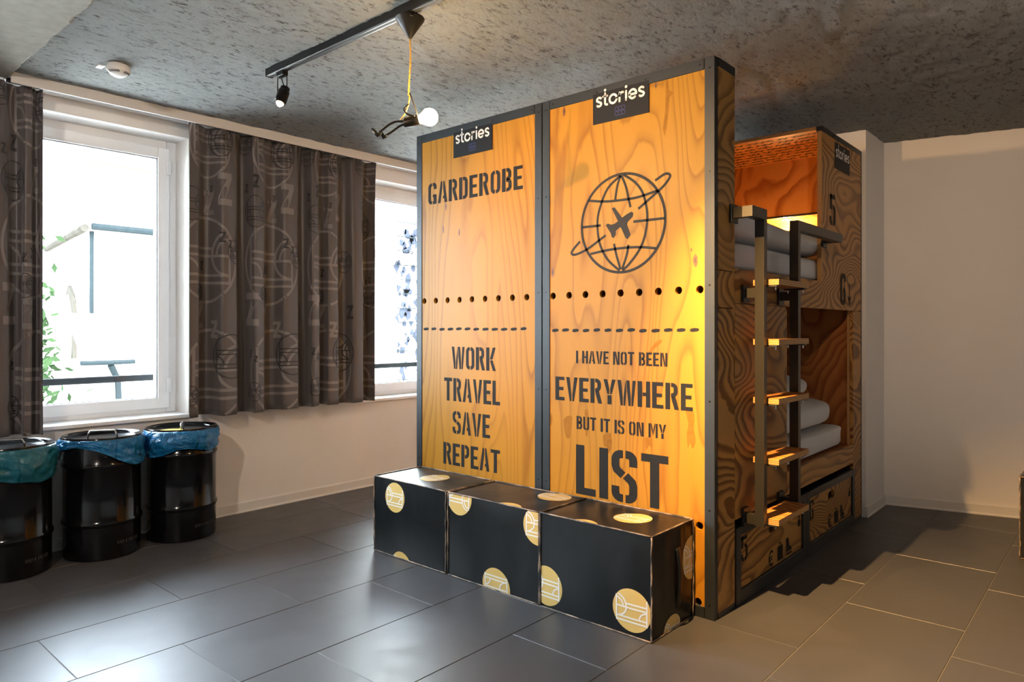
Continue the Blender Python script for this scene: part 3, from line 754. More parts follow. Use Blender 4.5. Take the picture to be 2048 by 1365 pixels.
side_plate([(4.62, .024), (4.786, .024), (4.786, 1.308), (4.62, 1.308)])
# plywood edge faces
bx(SX-.022, SX+.0005, 4.028, 4.040, UB, PT-.03).build('panel_edge', 'ply_edge', pod)
bx(SX-.03, SX-.0195, 4.600, 4.64, LBz, 1.308).build('panel_edge', 'ply_edge', pod)
# frames of the pod
bx(SX-.03, SX+.001, 4.786, BE, 0, PT).build('frame_profile', 'frame', pod)
bx(SX-.03, SX+.001, 4.040, 4.786, PT-.030, PT).build('frame_profile', 'frame', pod)
bx(SX-.03, SX+.001, 4.637, 4.786, 0, .024).build('frame_profile', 'frame', pod)
# roof shell, inner walls, bases
rf = bx(IX, SX-.0305, 4.034, BE-.001, PT-.022, PT-.002).build('roof', 'wood_inner', pod)
bx(IX, SX-.0305, 4.026, 4.034, PT-.022, PT-.002).build('panel_edge', 'ply_edge', pod)
bx(IX-.018, IX, BY, BE, .02, PT-.002).build('inner_wall', 'wood_inner', pod)
HY = 4.645; NZ = 1.932; NXL = -1.965
bx(IX, SX-.019, HY, HY+.016, NZ+.012, PT-.022).build('head_panel', 'wood_inner', pod)
bx(IX, NXL-.012, HY, HY+.016, UB-.05, NZ+.012).build('head_panel', 'wood_inner', pod)
bx(NXL-.012, SX-.019, HY-.002, HY+.016, NZ, NZ+.012).build('nook_trim', 'frame', pod)
bx(NXL-.012, NXL, HY-.002, HY+.016, UB, NZ).build('nook_trim', 'frame', pod)
bx(IX, SX-.019, BE-.018, BE-.002, .02, PT-.022).build('end_wall', 'wood_inner', pod)
nkt = bx(NXL, SX-.019, HY+.016, BE-.018, NZ, NZ+.012).build('nook_ceiling', 'wood_inner', pod)
bx(NXL-.012, NXL, HY+.016, BE-.018, UB, NZ).build('nook_side', 'wood_red', pod)
bx(IX, SX-.020, BY+.001, BE-.019, UB-.055, UB-.004).build('bed_base', 'wood_red', pod)
bx(IX, SX-.020, BY+.001, BE-.019, LBz-.055, LBz-.004).build('bed_base', 'wood_red', pod)
bx(IX, SX-.020, 4.640, 4.656, LBz-.004, UB-.056).build('head_panel', 'wood_red', pod)
# printed lines on the shell ceiling
mbp = MB(); rr_ = random.Random(11)
zc = PT-.0228
for k in range(9):
    y = 4.085+k*.064; x = -2.15
    while x < SX-.06:
        ln = rr_.uniform(.05, .16)
        pts = [(x+t*ln, y+.010*math.sin(t*ln*170+k)*rr_.uniform(.3, 1.2)) for t in [i/14 for i in range(15)]]
        for q in stroke2(pts, .013): mbp.add([(p.x, p.y, zc) for p in q], [(0, 1, 2, 3)])
        x += ln+.022
mbp.build('ceiling_print', 'black_paint', pod)
# nook downlight + little printed cone on the nook wall
dl = MB().lathe([(.0, 0), (.030, 0), (.030, .006), (.0, .006)], 24, (-1.715, 4.712, NZ-.006), cap=False).build('downlight', 'nook_light', pod)
MB().lathe([(.030, 0), (.036, -.001), (.036, .007), (.030, .007)], 24, (-1.715, 4.712, NZ-.007), cap=False).build('downlight_ring', 'metal', pod)
nl = bpy.data.lights.new('nook_lamp', 'POINT'); nl.energy = 13; nl.color = WARM; nl.shadow_soft_size = .02
no = bpy.data.objects.new('nook_lamp', nl); col.objects.link(no); no.location = (-1.715, 4.705, NZ-.035)
pc = []
for k in range(9):
    t = k/9; w = .030*(1-t)+.006; z = 1.745+.13*t
    n = 4 if k < 6 else 2
    for i in range(n): 
        a = -w+2*w*i/n; pc.append([(a+.002, z), (a+2*w/n-.002, z), (a+2*w/n-.002, z+.011), (a+.002, z+.011)])
flat([[(p[0]-1.66, p[1]) for p in q] for q in pc], lambda x, z: (x, BE-.0188, z)).build('wall_print', 'grey_paint', pod)
# black sign, numbers and arrow on the side face
side3 = lambda off: (lambda y, z: (SX+off, y, z))
def syz(px, py): p = onx(px, py, SX); return (p.y, p.z)
a = syz(1669.5, 290); b_ = syz(1699, 352); 
sgy0, sgy1 = a[0], b_[0]; sgz1 = PT-.045; sgz0 = b_[1]
sg = bx(SX-.001, SX+.0012, sgy0, sgy1, sgz0, sgz1).build('sign', 'sign', pod)
st, w = stories2(); k = (sgy1-sgy0)*.90/w
flat([[(sgy0+(sgy1-sgy0)*.05+p[0]*k, sgz0+(sgz1-sgz0)*.45+p[1]*k*1.0) for p in q] for q in st], side3(.0022)).build('sign_lettering', 'sign_white', sg).location = (0, 0, 0)
def side_text(s, a, b2, mat='black_paint', nm='number', x=.0012, parent=None):
    polys, w = text2(s); (y0, z1), (y1, z0) = syz(*a), syz(*b2)
    return flat(fit(polys, w, y0, y1, z0, z1), side3(x)).build(nm, mat, parent or pod)
side_text('5', (1659, 387), (1671, 454)); side_text('6', (1680, 546), (1691.5, 611))
(y0, z1), (y1, z0) = syz(1695, 568), syz(1702, 613)
ym = (y0+y1)/2
flat([rect(ym-.007, z0+.05, ym+.007, z1), [(ym, z0), (y1+.004, z0+.065), (ym, z0+.048), (y0-.004, z0+.065)]], side3(.0012)).build('arrow', 'black_paint', pod)
# drawers under the bunk: each is a front in a steel frame
DZ0, DZ1 = .022, .338
def drawer(y0, y1, num):
    d = bx(SX-.019, SX-.003, y0+.052, y1-.048, DZ0+.045, DZ1-.045)
    # hand slot is cut by building the front from strips round it
    ya, yb_, za, zb_ = y0+.052, y1-.048, DZ0+.040, DZ1-.040
    ym = (ya+yb_)/2; hw, hh = .055, .022; hz = zb_-.045
    mbd = MB()
    outer = [(ya, za), (yb_, za), (yb_, zb_), (ya, zb_)]
    import bmesh
    bm = bmesh.new()
    def loop(pts):
        vs = [bm.verts.new((SX-.004, p[0], p[1])) for p in pts]
        for i in range(len(vs)): bm.edges.new((vs[i], vs[(i+1) % len(vs)]))
    loop(outer); loop(arc(ym-hw+hh, hz, hh, hh, 90, 270, 6)+arc(ym+hw-hh, hz, hh, hh, -90, 90, 6))
    bmesh.ops.triangle_fill(bm, edges=bm.edges[:], use_beauty=True)
    ext = bmesh.ops.extrude_face_region(bm, geom=bm.faces[:])
    bmesh.ops.translate(bm, verts=[v_ for v_ in ext['geom'] if isinstance(v_, bmesh.types.BMVert)], vec=(-.016, 0, 0))
    bmesh.ops.recalc_face_normals(bm, faces=bm.faces[:])
    me = bpy.data.meshes.new('drawer_front'); bm.to_mesh(me); bm.free()
    fr_ = place('drawer_front', me, 'wood_side', pod)
    bx(SX-.5, SX-.03, ya, yb_, za, zb_).build('drawer_box', 'hole', fr_).location = (0, 0, 0)
    f = MB(); 
    f.box(SX-.02, SX+.006, y0, y0+.05, 0, DZ1).box(SX-.02, SX+.006, y1-.046, y1, 0, DZ1).box(SX-.02, SX+.006, y0+.05, y1-.046, 0, DZ0+.038).box(SX-.02, SX+.006, y0+.05, y1-.046, DZ1-.038, DZ1)
    f.build('drawer_frame', 'frame', pod, bevel=.002)
    o3 = side3(-.0032)
    polys, w = text2(num); flat(fit(polys, w, ya+.015, ya+.085, zb_-.125, zb_-.015), o3).build('drawer_number', 'black_paint', fr_).location = (0, 0, 0)
    # icons: euro, suitcase, boot, padlock
    yc = ya+(yb_-ya)*.47; zi = za+.012
    eu = stroke2(arc(yc, zi+.035, .026, .033, 45, 315, 12), .012)+[rect(yc-.036, zi+.036, yc+.012, zi+.043), rect(yc-.036, zi+.024, yc+.012, zi+.031)]
    su = [rect(yc+.075, zi, yc+.145, zi+.070)]+stroke2([(yc+.098, zi+.07), (yc+.098, zi+.083), (yc+.122, zi+.083), (yc+.122, zi+.07)], .007)
    bo = [[(yc+.19, zi+.016), (yc+.265, zi+.016), (yc+.265, zi+.03), (yc+.235, zi+.042), (yc+.222, zi+.085), (yc+.188, zi+.085)], rect(yc+.19, zi, yc+.266, zi+.011)]
    pl = [rect(yb_-.055, zb_-.115, yb_-.018, zb_-.080)]+stroke2([(yb_-.048, zb_-.08), (yb_-.048, zb_-.066), (yb_-.025, zb_-.066), (yb_-.025, zb_-.08)], .006)
    for nm, ic in (('euro_icon', eu), ('suitcase_icon', su), ('boot_icon', bo), ('padlock_icon', pl)):
        flat(ic, o3).build(nm, 'black_paint', fr_).location = (0, 0, 0)
drawer(2.905, 3.775, '5'); drawer(3.777, 4.637, '6')
# ladder
lad = thing('ladder', (SX+.08, 3.2, 0), None, None); lad.parent = pod; lad.location = Vector((SX+.08, 3.2, .34))-Vector(pod.location)
LXa, LXb = -1.221, -1.180
def stile(ys0, ys1, top, ytop, ybr):
    mbl = MB(); mbl.box(LXa, LXb, ys0, ys1, .345, top)
    lo, hi = min(ys0, ytop), max(ys1, ytop)
    if ytop < ys0: mbl.box(LXa, LXb, ytop, ys0, top-.045, top)
    else: mbl.box(LXa, LXb, ys1, ytop, top-.045, top)
    ya, yb_ = (ytop, ytop+.040) if ytop < ys0 else (ytop-.040, ytop)
    mbl.box(SX+.012, LXa, ya, yb_, top-.045, top)
    for z in (1.335, .350): mbl.box(SX+.012, LXa, ys0, ys1, z, z+.042)
    s_ = mbl.build('stile', 'steel', lad)
    for z, y in ((top-.065, (ya+yb_)/2), (1.315, (ys0+ys1)/2), (.335, (ys0+ys1)/2)):
        bx(SX+.0005, SX+.012, y-.032, y+.032, z, z+.078).build('wall_plate', 'frame', s_).location = (0, 0, 0)
stile(2.980, 3.013, 1.716, 2.855, 0)
stile(3.393, 3.426, 1.716, 4.075, 0)
for (px, pyt) in ((1558, 558.5), (1559, 679.5), (1559, 799), (1558, 921), (1556, 1042)):
    z = ony(px, pyt, 3.016).z
    t_ = bx(-1.243, -1.130, 3.016, 3.390, z-.024, z).build('tread', 'ply_edge', lad)
    bx(-1.243, -1.130, 3.016, 3.390, z+.0002, z+.0012).build('tread_top', 'wood_inner', t_).location = (0, 0, 0)
    for ya in (3.018, 3.356):
        bx(-1.235, -1.140, ya, ya+.032, z-.031, z-.0245).build('tread_bracket', 'frame', t_).location = (0, 0, 0)
        for x in (-1.222, -1.152): MB().lathe([(.004, -.014), (.004, 0)], 8, (x, ya+.017, z-.031)).build('bolt', 'metal', t_).location = (0, 0, 0)

# bedding ---------------------------------------------------------------
def soft(name, label, cat, c, dim, seed, rough=.02, p=4.0, sag=0, n=44, mat='duvet', freq=5, group=None):
    cx, cy, cz = c; dx, dy, dz = [d/2 for d in dim]
    vs = []; mb = MB()
    def sp(w, m_): return math.copysign(abs(w)**m_, w)
    m = n//2; e1, e2 = 2/p*1.3, 2/p
    for j in range(m+1):
        t = -math.pi/2+math.pi*j/m
        for k in range(n):
            a = 2*math.pi*k/n
            x = dx*sp(math.cos(t), e1)*sp(math.cos(a), e2); y = dy*sp(math.cos(t), e1)*sp(math.sin(a), e2); z = dz*sp(math.sin(t), e1)
            q = noise.noise((x*freq+seed, y*freq, z*freq*1.3)); q2 = noise.noise((x*freq*2.7+seed, y*freq*2.7, z*9))
            up = max(0, z/dz) if dz else 0
            vs.append((cx+x*(1+.03*q2), cy+y*(1+.02*q2), cz+z+rough*up*(q+.4*q2)-sag*up*((x/dx)**2)))
    fs = [(j*n+k, j*n+(k+1) % n, (j+1)*n+(k+1) % n, (j+1)*n+k) for j in range(m) for k in range(n)]
    zmin = min(v_[2] for v_ in vs); e = cz-dz
    o = mb.add(vs, fs).build(name, mat, None, smooth='all')
    return tag(o, label, cat, group)
soft('mattress', 'white mattress of the upper bunk behind the ladder', 'mattress', (-1.742, 3.77, UB+.066), (.86, 1.69, .130), 1, .003, 12, group='mattresses')
soft('duvet', 'white folded duvet spread on the upper bunk mattress', 'duvet', (-1.735, 3.62, UB+.137+.075), (.87, 1.40, .146), 3, .045, 6, freq=3.2, n=64)
soft('pillow', 'pillow in warm lamp light at the head of the upper bunk', 'pillow', (-1.66, 4.485, UB+.137+.060), (.62, .27, .115), 6, .02, 4)
soft('mattress', 'white mattress of the lower bunk above the drawers', 'mattress', (-1.742, 3.77, LBz+.064), (.86, 1.69, .124), 2, .004, 12, group='mattresses')
soft('duvet', 'white folded duvet lying on the lower bunk mattress', 'duvet', (-1.66, 4.02, LBz+.131+.085), (.66, 1.10, .168), 9, .014, 4.5, freq=4)
soft('pillow', 'white pillow on top of the lower bunk duvet', 'pillow', (-1.62, 3.86, LBz+.131+.178+.075), (.50, .80, .148), 12, .016, 3.4)
soft('towel', 'small rolled white towel on the lower bunk pillow', 'towel', (-1.60, 3.74, LBz+.131+.178+.160+.034), (.16, .40, .060), 15, .006, 2.6)

# ================================================================== OTTOMANS
def ottoman(label, x0, x1, y0, y1, h, prints, seed, strap=False):
    r = random.Random(seed)
    e = thing('cube_seat', ((x0+x1)/2, (y0+y1)/2, 0), label, 'ottoman', 'black cube seats')
    def face(f, u, v, off=0):
        edge = (1-abs(2*u-1)**3)*(1-abs(2*v-1)**3)
        w = .007*edge+.005*noise.noise((u*4+seed*3.1, v*1.5, f*5.0))*edge
        w += .010*edge*max(0, v-.55)*noise.noise((u*11+seed, v*2.0, f*3.0))
        w += off
        z0 = .002
        if f == 0: return (x0+u*(x1-x0), y0-w, z0+v*(h-z0))          # front
        if f == 1: return (x0+u*(x1-x0), y0+v*(y1-y0), h+w)            # top
        if f == 2: return (x1+w, y0+u*(y1-y0), z0+v*(h-z0))            # right
        if f == 3: return (x0-w, y1-u*(y1-y0), z0+v*(h-z0))            # left
        if f == 4: return (x1-u*(x1-x0), y1+min(w, .002), z0+v*(h-z0)) # back
        return (x0+u*(x1-x0), y1-v*(y1-y0), z0)                        # bottom
    for f, nm in ((0, 'cover_panel'), (1, 'cover_panel'), (2, 'cover_panel'), (3, 'cover_panel'), (4, 'cover_panel'), (5, 'cover_panel')):
        nn = 36 if f < 3 else 8
        MB().grid(lambda u, v: face(f, u, v), nn, nn).build(nm, 'leather', e, smooth='all')
    # worn piping along the seams
    cs = [(x, y, z) for x in (x0, x1) for y in (y0, y1) for z in (.006, h)]
    mbp = MB()
    for a in range(8):
        for b2 in range(a+1, 8):
            if sum(1 for i in range(3) if cs[a][i] != cs[b2][i]) == 1:
                A, B = Vector(cs[a]), Vector(cs[b2]); out = ((A+B)/2-Vector(((x0+x1)/2, (y0+y1)/2, h/2))).normalized()
                pts = []
                for k in range(25):
                    t = k/24; p = A.lerp(B, t); wb = Vector((noise.noise((t*9, a, seed)), noise.noise((t*9, b2, seed+3)), 0))*.0035
                    if k in (0, 24): wb *= 0
                    p = p+out*.004+wb; p.z = max(p.z, .004); pts.append(p)
                mbp.tube(pts, .0033, 6)
    mbp.build('piping', 'piping', e, smooth='all')
    asp = {0: (x1-x0, h), 1: (x1-x0, y1-y0), 2: (y1-y0, h)}
    for f, cu, cv, rr_, rot in prints:
        W_, H_ = asp[f]
        cl = lambda q: min(max(q, .004), .996)
        def mp(off, f=f): return lambda x, y: face(f, cl(x/W_), cl(y/H_), off)
        cx_, cy_ = cu*W_, cv*H_
        polys = []; NR = 7; NA = 40
        for i in range(NR):
            for k in range(NA):
                a0, a1 = 2*math.pi*k/NA, 2*math.pi*(k+1)/NA; r0, r1 = rr_*i/NR, rr_*(i+1)/NR
                polys.append([(cx_+r_*math.cos(t), cy_+r_*math.sin(t)) for r_, t in ((r0, a0), (r1, a0), (r1, a1), (r0, a1))])
        def inside(q): return any(0 < p[0] < W_ and 0 < p[1] < H_ for p in q)
        polys = [q for q in polys if inside(q)]
        d = flat(polys, mp(.0012)).build('gold_disc', 'gold', e, smooth='all')
        cr, sr_ = math.cos(rot), math.sin(rot); lines = []
        for st in LOGO:
            lines += stroke2([(cx_+(p[0]*cr-p[1]*sr_)*rr_, cy_+(p[0]*sr_+p[1]*cr)*rr_) for p in st], .075*rr_, step=.01)
        lines = [q for q in lines if inside(q)]
        flat(lines, mp(.0020)).build('disc_logo', 'logo_white', d).location = (0, 0, 0)
    if strap:
        mbs = MB(); yc = y0+.20
        mbs.grid(lambda u, v: (x1+.008+.012*math.sin(math.pi*v), yc-.016+.032*u, .08+.24*v), 2, 16)
        mbs.build('strap', 'leather', e, smooth='all', solid=.004)
    return e
m, nt, b = new_mat('worn_piping'); M['piping'] = m
f1 = noise_n(nt, coords(nt), 14, 4)
rp = ramp(nt, [(.40, (.34, .25, .18)), (.50, (.17, .13, .10)), (.60, (.03, .03, .03))]); L(nt, f1, rp.inputs[0]); L(nt, rp.outputs[0], b.inputs['Base Color']); b.inputs['Roughness'].default_value = .5
OY0, OY1 = 2.362, 2.692
ottoman('black cube seat with gold discs, furthest of the row from the ladder', -3.068, -2.512, OY0, OY1, .402, [(0, .315, .78, .078, 0), (0, .40, -.10, .078, 0), (1, .55, .48, .078, 0)], 1)
ottoman('black cube seat with gold discs in the middle of the row', -2.490, -1.925, OY0, OY1, .402, [(0, .13, .97, .085, math.pi), (0, 1.0, .85, .085, 0), (0, .56, .05, .085, math.pi), (1, .80, .78, .080, 0), (1, .70, -.14, .085, 0)], 2)
ottoman('black cube seat with gold discs and side strap, nearest the ladder', -1.908, -1.370, OY0-.004, OY1, .404, [(0, .06, .24, .085, 0), (0, .845, .255, .085, 0), (1, .66, .50, .080, 0), (1, .43, -.16, .085, 0), (2, .98, .62, .09, 0), (2, .48, -.02, .07, 0)], 3, True)
ottoman('black cube seat with pale piping cut off by the right picture edge', -.428, .10, 4.50, 4.90, .425, [(1, .5, .5, .08, 0)], 4)

# ================================================================== DRUM BINS
def wall_y(px, X): return onx(px, 900, X).y
def drum(px, label, bag, label_disc, handle_rot, seed, bail):
    X = -4.152; Y = wall_y(px, X); c = (X, Y, 0); R = .183
    e = thing('drum_bin', c, label, 'bin', 'black drum bins')
    prof = [(R-.012, 0.0), (R-.002, .004), (R, .012), (R, .170)]
    for z in (.187, .487):
        prof += [(R, z-.018), (R+.006, z-.010), (R+.0085, z), (R+.006, z+.010), (R, z+.018)]
    prof += [(R, .606), (R+.006, .612), (R+.008, .620), (R+.006, .628), (R-.004, .631), (R-.006, .618), (R-.012, .616)]
    MB().lathe([(0, 0)]+prof, 64, c, cap=False).build('body', 'drum', e, smooth=True)
    MB().lathe([(0, .617), (R-.014, .617), (R-.006, .630), (R+.006, .634), (R+.010, .628), (R+.010, .618)], 64, c, cap=False).build('lid', 'drum', e, smooth=True)
    C0 = Vector(c)
    d = Vector((math.cos(handle_rot), math.sin(handle_rot), 0)); hp = []
    for t in [i/20 for i in range(21)]:
        s = (t-.5)*2; z = .652 if abs(s) < .82 else .652-.036*((abs(s)-.82)/.18)
        hp.append(C0+d*(.072*max(-.98, min(.98, s*1.02)))+Vector((0, 0, z)))
    MB().tube(hp, .0045, 8).build('lid_handle', 'metal', e, smooth='all')
    if label_disc:
        cx_, cy_ = C0.x+.03, C0.y-.075
        MB().add([(cx_+.062*math.cos(a), cy_+.062*math.sin(a), .6185) for a in [2*math.pi*k/32 for k in range(32)]], [tuple(range(32))]).build('lid_label', label_disc, e)
    # printed code near the foot
    to = Vector((0, 0, 0))-C0; a0 = math.atan2(to.y, to.x)+.38; xx = 0; rr_ = random.Random(seed); mbt = MB()
    strokes = {'D': [[(0, 0), (0, 1), (.4, .9), (.5, .5), (.4, .1), (0, 0)]], '/': [[(0, 0), (.5, 1)]], 'H': [[(0, 0), (0, 1)], [(.5, 0), (.5, 1)], [(0, .5), (.5, .5)]], 'E': [[(.5, 0), (0, 0), (0, 1), (.5, 1)], [(0, .5), (.4, .5)]], 'V': [[(0, 1), (.25, 0), (.5, 1)]], '-': [[(.05, .5), (.45, .5)]],
               'B': [[(0, 0), (0, 1), (.45, .9), (.45, .6), (0, .5), (.5, .35), (.5, .1), (0, 0)]], '4': [[(.4, 0), (.4, 1), (0, .35), (.5, .35)]], '3': [[(0, 1), (.5, .9), (.15, .55), (.5, .3), (0, 0)]], '0': [[(0, 0), (0, 1), (.5, 1), (.5, 0), (0, 0)]], 'F': [[(0, 0), (0, 1), (.5, 1)], [(0, .5), (.4, .5)]], ' ': []}
    for ch in 'D/HEV-B 4340 FE40':
        for st in strokes[ch]:
            for q in stroke2(st, .13, step=.3): mbt.add([(C0.x+(R+.0006)*math.cos(a0+(xx+p.x*.009)/R), C0.y+(R+.0006)*math.sin(a0+(xx+p.x*.009)/R), .075+p.y*.016) for p in q], [(0, 1, 2, 3)])
        xx += .0075
    mbt.build('stamped_code', 'drum_text', e)
    if bag:
        mat, lowfn, bulge = bag
        def bp(u, v):
            a = 2*math.pi*u; low = lowfn(a)
            z = .624-v*low
            n1 = noise.noise((math.cos(a)*3+seed, math.sin(a)*3, v*2.2)); n2 = noise.noise((math.cos(a)*9+seed, math.sin(a)*9, v*6))
            rr2 = R+.013+bulge(a)*math.sin(math.pi*min(1, v*1.05))**.8+(.014*n1+.010*n2)*min(1, v*4)
            rr2 = max(rr2, R+.0095)
            return (C0.x+rr2*math.cos(a), C0.y+rr2*math.sin(a), z+.008*n1*v)
        MB().grid(bp, 110, 22).build('bin_bag', mat, e, smooth='all', solid=.0012)
    if bail:
        a = math.atan2(-C0.y, -C0.x)-1.22
        for da in (0, 2.45):
            ax = a+da
            o_ = Vector((math.cos(ax), math.sin(ax), 0)); t_ = Vector((-math.sin(ax), math.cos(ax), 0))
            base = C0+o_*(R+.004)+Vector((0, 0, .575))
            pts = [base+t_*.018, base+t_*.034-Vector((0, 0, .055))+o_*.010, base-t_*.034-Vector((0, 0, .055))+o_*.010, base-t_*.018, base+t_*.018]
            MB().tube(pts, .0035, 8).build('bail_handle', 'lamp_black', e, smooth='all')
    return e
vw = lambda c: 0
A2 = math.atan2(-1.38, 4.15)   # direction towards the camera from the drums
drum(16, 'black drum bin with teal liner, cut off at the left picture edge', ('bag_teal', lambda a: .155+.012*math.sin(3*a), lambda a: .012), None, 1.1, 1, False)
drum(205, 'black drum bin in the middle with thin blue liner edge and side handle', ('bag', lambda a: .055+.075*max(0, math.cos(a-A2-.95))**2+.02*math.sin(2*a), lambda a: .003), None, 1.05, 2, True)
drum(364, 'black drum bin with yellow lid label and wide blue liner', ('bag', lambda a: .135+.03*math.sin(a-A2-2.2)+.012*math.sin(4*a), lambda a: .004+.020*max(0, math.cos(a-A2+.2))), 'yellow_label', -.5, 3, False)

# ================================================================== CEILING FIXTURES
# smoke detector
SD = (-3.655, 1.285)
sd = thing('smoke_detector', (SD[0], SD[1], CEIL-.06), 'round white smoke detector on the rough ceiling', 'smoke detector')
MB().lathe([(0, -.058), (.018, -.057), (.036, -.047), (.050, -.034), (.053, -.022), (.050, -.012), (.044, .004)], 40, (SD[0], SD[1], CEIL), cap=False).build('housing', 'detector', sd, smooth='all')
mbv = MB()
for rr_, zz in ((.0475, -.0385), (.043, -.0425)):
    for a0 in range(0, 360, 90):
        pts = [(SD[0]+rr_*math.cos(math.radians(a)), SD[1]+rr_*math.sin(math.radians(a)), CEIL+zz) for a in range(a0+12, a0+79, 8)]
        mbv.tube(pts, .0016, 5)
mbv.build('vent_slots', 'slot', sd)
dv = Vector((-.35, -.94, 0))
bx(SD[0]-.085, SD[0]-.035, SD[1]-.075, SD[1]-.045, CEIL-.012, CEIL+.004).build('mounting_tab', 'detector', sd, bevel=.002)
# track
TY = 1.795
trk = thing('light_track', (-1.9, TY, CEIL), 'long black lighting track running across the ceiling', 'light track')
bx(-3.165, .6, TY-.018, TY+.018, CEIL-.038, CEIL+.004).build('track_profile', 'lamp_black', trk, bevel=.003)
bx(-3.15, .59, TY-.006, TY+.006, CEIL-.0388, CEIL-.0375).build('track_slot', 'slot', trk)
for s in (-1, 1): bx(-3.15, .59, TY+s*.010-.0006, TY+s*.010+.0006, CEIL-.0395, CEIL-.0378).build('track_groove', 'metal', trk)
bx(-3.169, -3.160, TY-.019, TY+.019, CEIL-.039, CEIL+.002).build('end_cap', 'lamp_black', trk, bevel=.002)
def spot(x, label, aim, power, angle=100, blend=.6, color=WARM, drop=.158, soft=.024):
    e = thing('spotlight', (x, TY, CEIL-.04), label, 'spotlight', 'track spotlights')
    bx(x-.028, x+.028, TY-.015, TY+.015, CEIL-.062, CEIL-.0385).build('adapter', 'lamp_black', e, bevel=.002)
    piv = Vector((x, TY, CEIL-drop)); d = (Vector(aim)-piv).normalized()
    sidev = d.cross(Vector((0, 0, 1))); sidev = sidev.normalized() if sidev.length > .05 else Vector((1, 0, 0))
    for s in (-1, 1):
        MB().tube([Vector((x, TY, CEIL-.064)), Vector((x, TY, CEIL-.066))+sidev*.031*s, piv+sidev*.031*s], .0028, 8).build('yoke_arm', 'lamp_black', e)
    MB().tube([Vector((x, TY, CEIL-.062))+sidev*.008, Vector((x, TY, CEIL-.09))+sidev*.012-d*.02, piv-d*.045], .0025, 8).build('cable', 'lamp_black', e)
    # shaped can: narrow neck, wide barrel, rim
    pts = [piv-d*.052, piv-d*.050, piv-d*.030, piv-d*.027, piv+d*.028, piv+d*.030, piv+d*.040, piv+d*.040, piv+d*.026]
    MB().tube(pts, [.012, .022, .0235, .027, .027, .024, .024, .021, .020], 28, caps=False).build('can', 'lamp_black', e, smooth=True)
    fc = MB(); t1 = sidev; t2 = d.cross(sidev); ctr = piv+d*.036
    vs = [ctr+d*.020*(1-(r_/.0205)**2)+(t1*math.cos(2*math.pi*k/24)+t2*math.sin(2*math.pi*k/24))*r_ for r_ in (.0005, .008, .015, .0205) for k in range(24)]
    fs = [(i*24+k, i*24+(k+1) % 24, (i+1)*24+(k+1) % 24, (i+1)*24+k) for i in range(3) for k in range(24)]
    fc.add(vs, fs).build('glowing_face', 'spot_face', e, smooth='all')
    ld = bpy.data.lights.new('spot_beam', 'SPOT'); ld.energy = power; ld.color = color; ld.spot_size = math.radians(angle); ld.spot_blend = blend; ld.shadow_soft_size = soft
    lo = bpy.data.objects.new('spot_beam', ld); col.objects.link(lo); lo.location = ctr+d*.024; lo.rotation_euler = d.to_track_quat('-Z', 'Y').to_euler()
    return e
spot(-3.045, 'black track spotlight near the end of the track, pointing down', (-2.95, 1.35, 1.2), SPOT_W*.5, 80)
spot(-1.365, 'black track spotlight above the picture, aimed at the floor by the ladder', (-.38, 3.20, 0), SPOT_W*17, 70, 1.0, WARM, .128, .012)
spot(-.40, 'black track spotlight towards the right wall, outside the picture', (.30, 5.6, 1.75), SPOT_W*2.0, 84, .9, (1, .68, .42))
# unseen second track behind the camera, added with two spots for fill light
TY2 = -.55
def fill_spot(x, label, aim, power, angle=88, color=(1, .86, .74)):
    global TY
    keep = TY; TY = TY2; spot(x, label, aim, power, angle, .7, color); TY = keep
fill_track = thing('light_track', (-1.0, TY2, CEIL-.03), 'second black lighting track added behind the viewer for fill light', 'light track')
bx(-3.0, 1.6, TY2-.018, TY2+.018, CEIL-.038, CEIL+.004).build('track_profile', 'lamp_black', fill_track, bevel=.003)
fill_spot(-1.45, 'added fill spotlight on the second track, aimed at the window wall', (-4.3, 1.9, .55), SPOT_W*2.0)
fill_spot(-2.45, 'added fill spotlight on the second track, aimed at the wardrobe lettering', (-1.80, 2.7, 1.40), SPOT_W*6.0, 46, WARM)
# pendant figure lamp
PB = Vector((-2.135, TY+.02, 0))
dp = (PB-EYE).dot(FW); mpp = dp/FPX          # metres per pixel at the lamp's distance
pxb = CX+FPX*(PB.dot(RT))/dp
def lp(px, py, dd=0): return Vector((PB.x, PB.y, CAM_H+(CY-py)*mpp))+RT*((px-827)*mpp)+FW*dd
pd_ = thing('pendant_lamp', (PB.x, PB.y, 1.97), 'black figure pendant lamp with glowing bulb head hanging on a yellow cord', 'pendant lamp')
bx(PB.x-.03, PB.x+.05, TY-.016, TY+.016, CEIL-.056, CEIL-.0385).build('adapter', 'lamp_black', pd_, bevel=.002)
ct = lp(820, 33); 
MB().tube([Vector((ct.x, ct.y, CEIL-.05)), Vector((ct.x, ct.y, 2.415))], .012, 12).build('stem', 'lamp_black', pd_)
tip = lp(827, 78)
cone_top = Vector((tip.x, tip.y, 2.428))
MB().lathe([(.004, tip.z-2.428), (.008, tip.z-2.428+.004), (.054, -.012), (.058, -.004), (.056, 0), (.010, .004)], 40, cone_top).build('canopy_cone', 'lamp_black', pd_, smooth=True)
cd = MB()
for s in (0, math.pi):
    pts = []
    for k in range(60):
        t = k/59; p = tip.lerp(lp(826, 192), t); pts.append(p+RT*(.0022*math.sin(t*40+s)+.003*math.sin(t*5))+FW*.0022*math.cos(t*40+s))
    cd.tube(pts, .0019, 6)
cd.tube(smooth3 if False else [lp(826, 192), lp(824, 210), lp(817, 228), lp(808, 240)], .0026, 6)
cd.build('cord', 'cord', pd_, smooth='all')
MB().tube([lp(815, 246), lp(817, 246), lp(841, 240), lp(845, 239)], [.016, .0195, .0205, .019], 24).build('body', 'lamp_black', pd_, smooth=True)
def limb(nm, pts, r): MB().tube(pts, r, 8).build(nm, 'lamp_black', pd_, smooth='all')
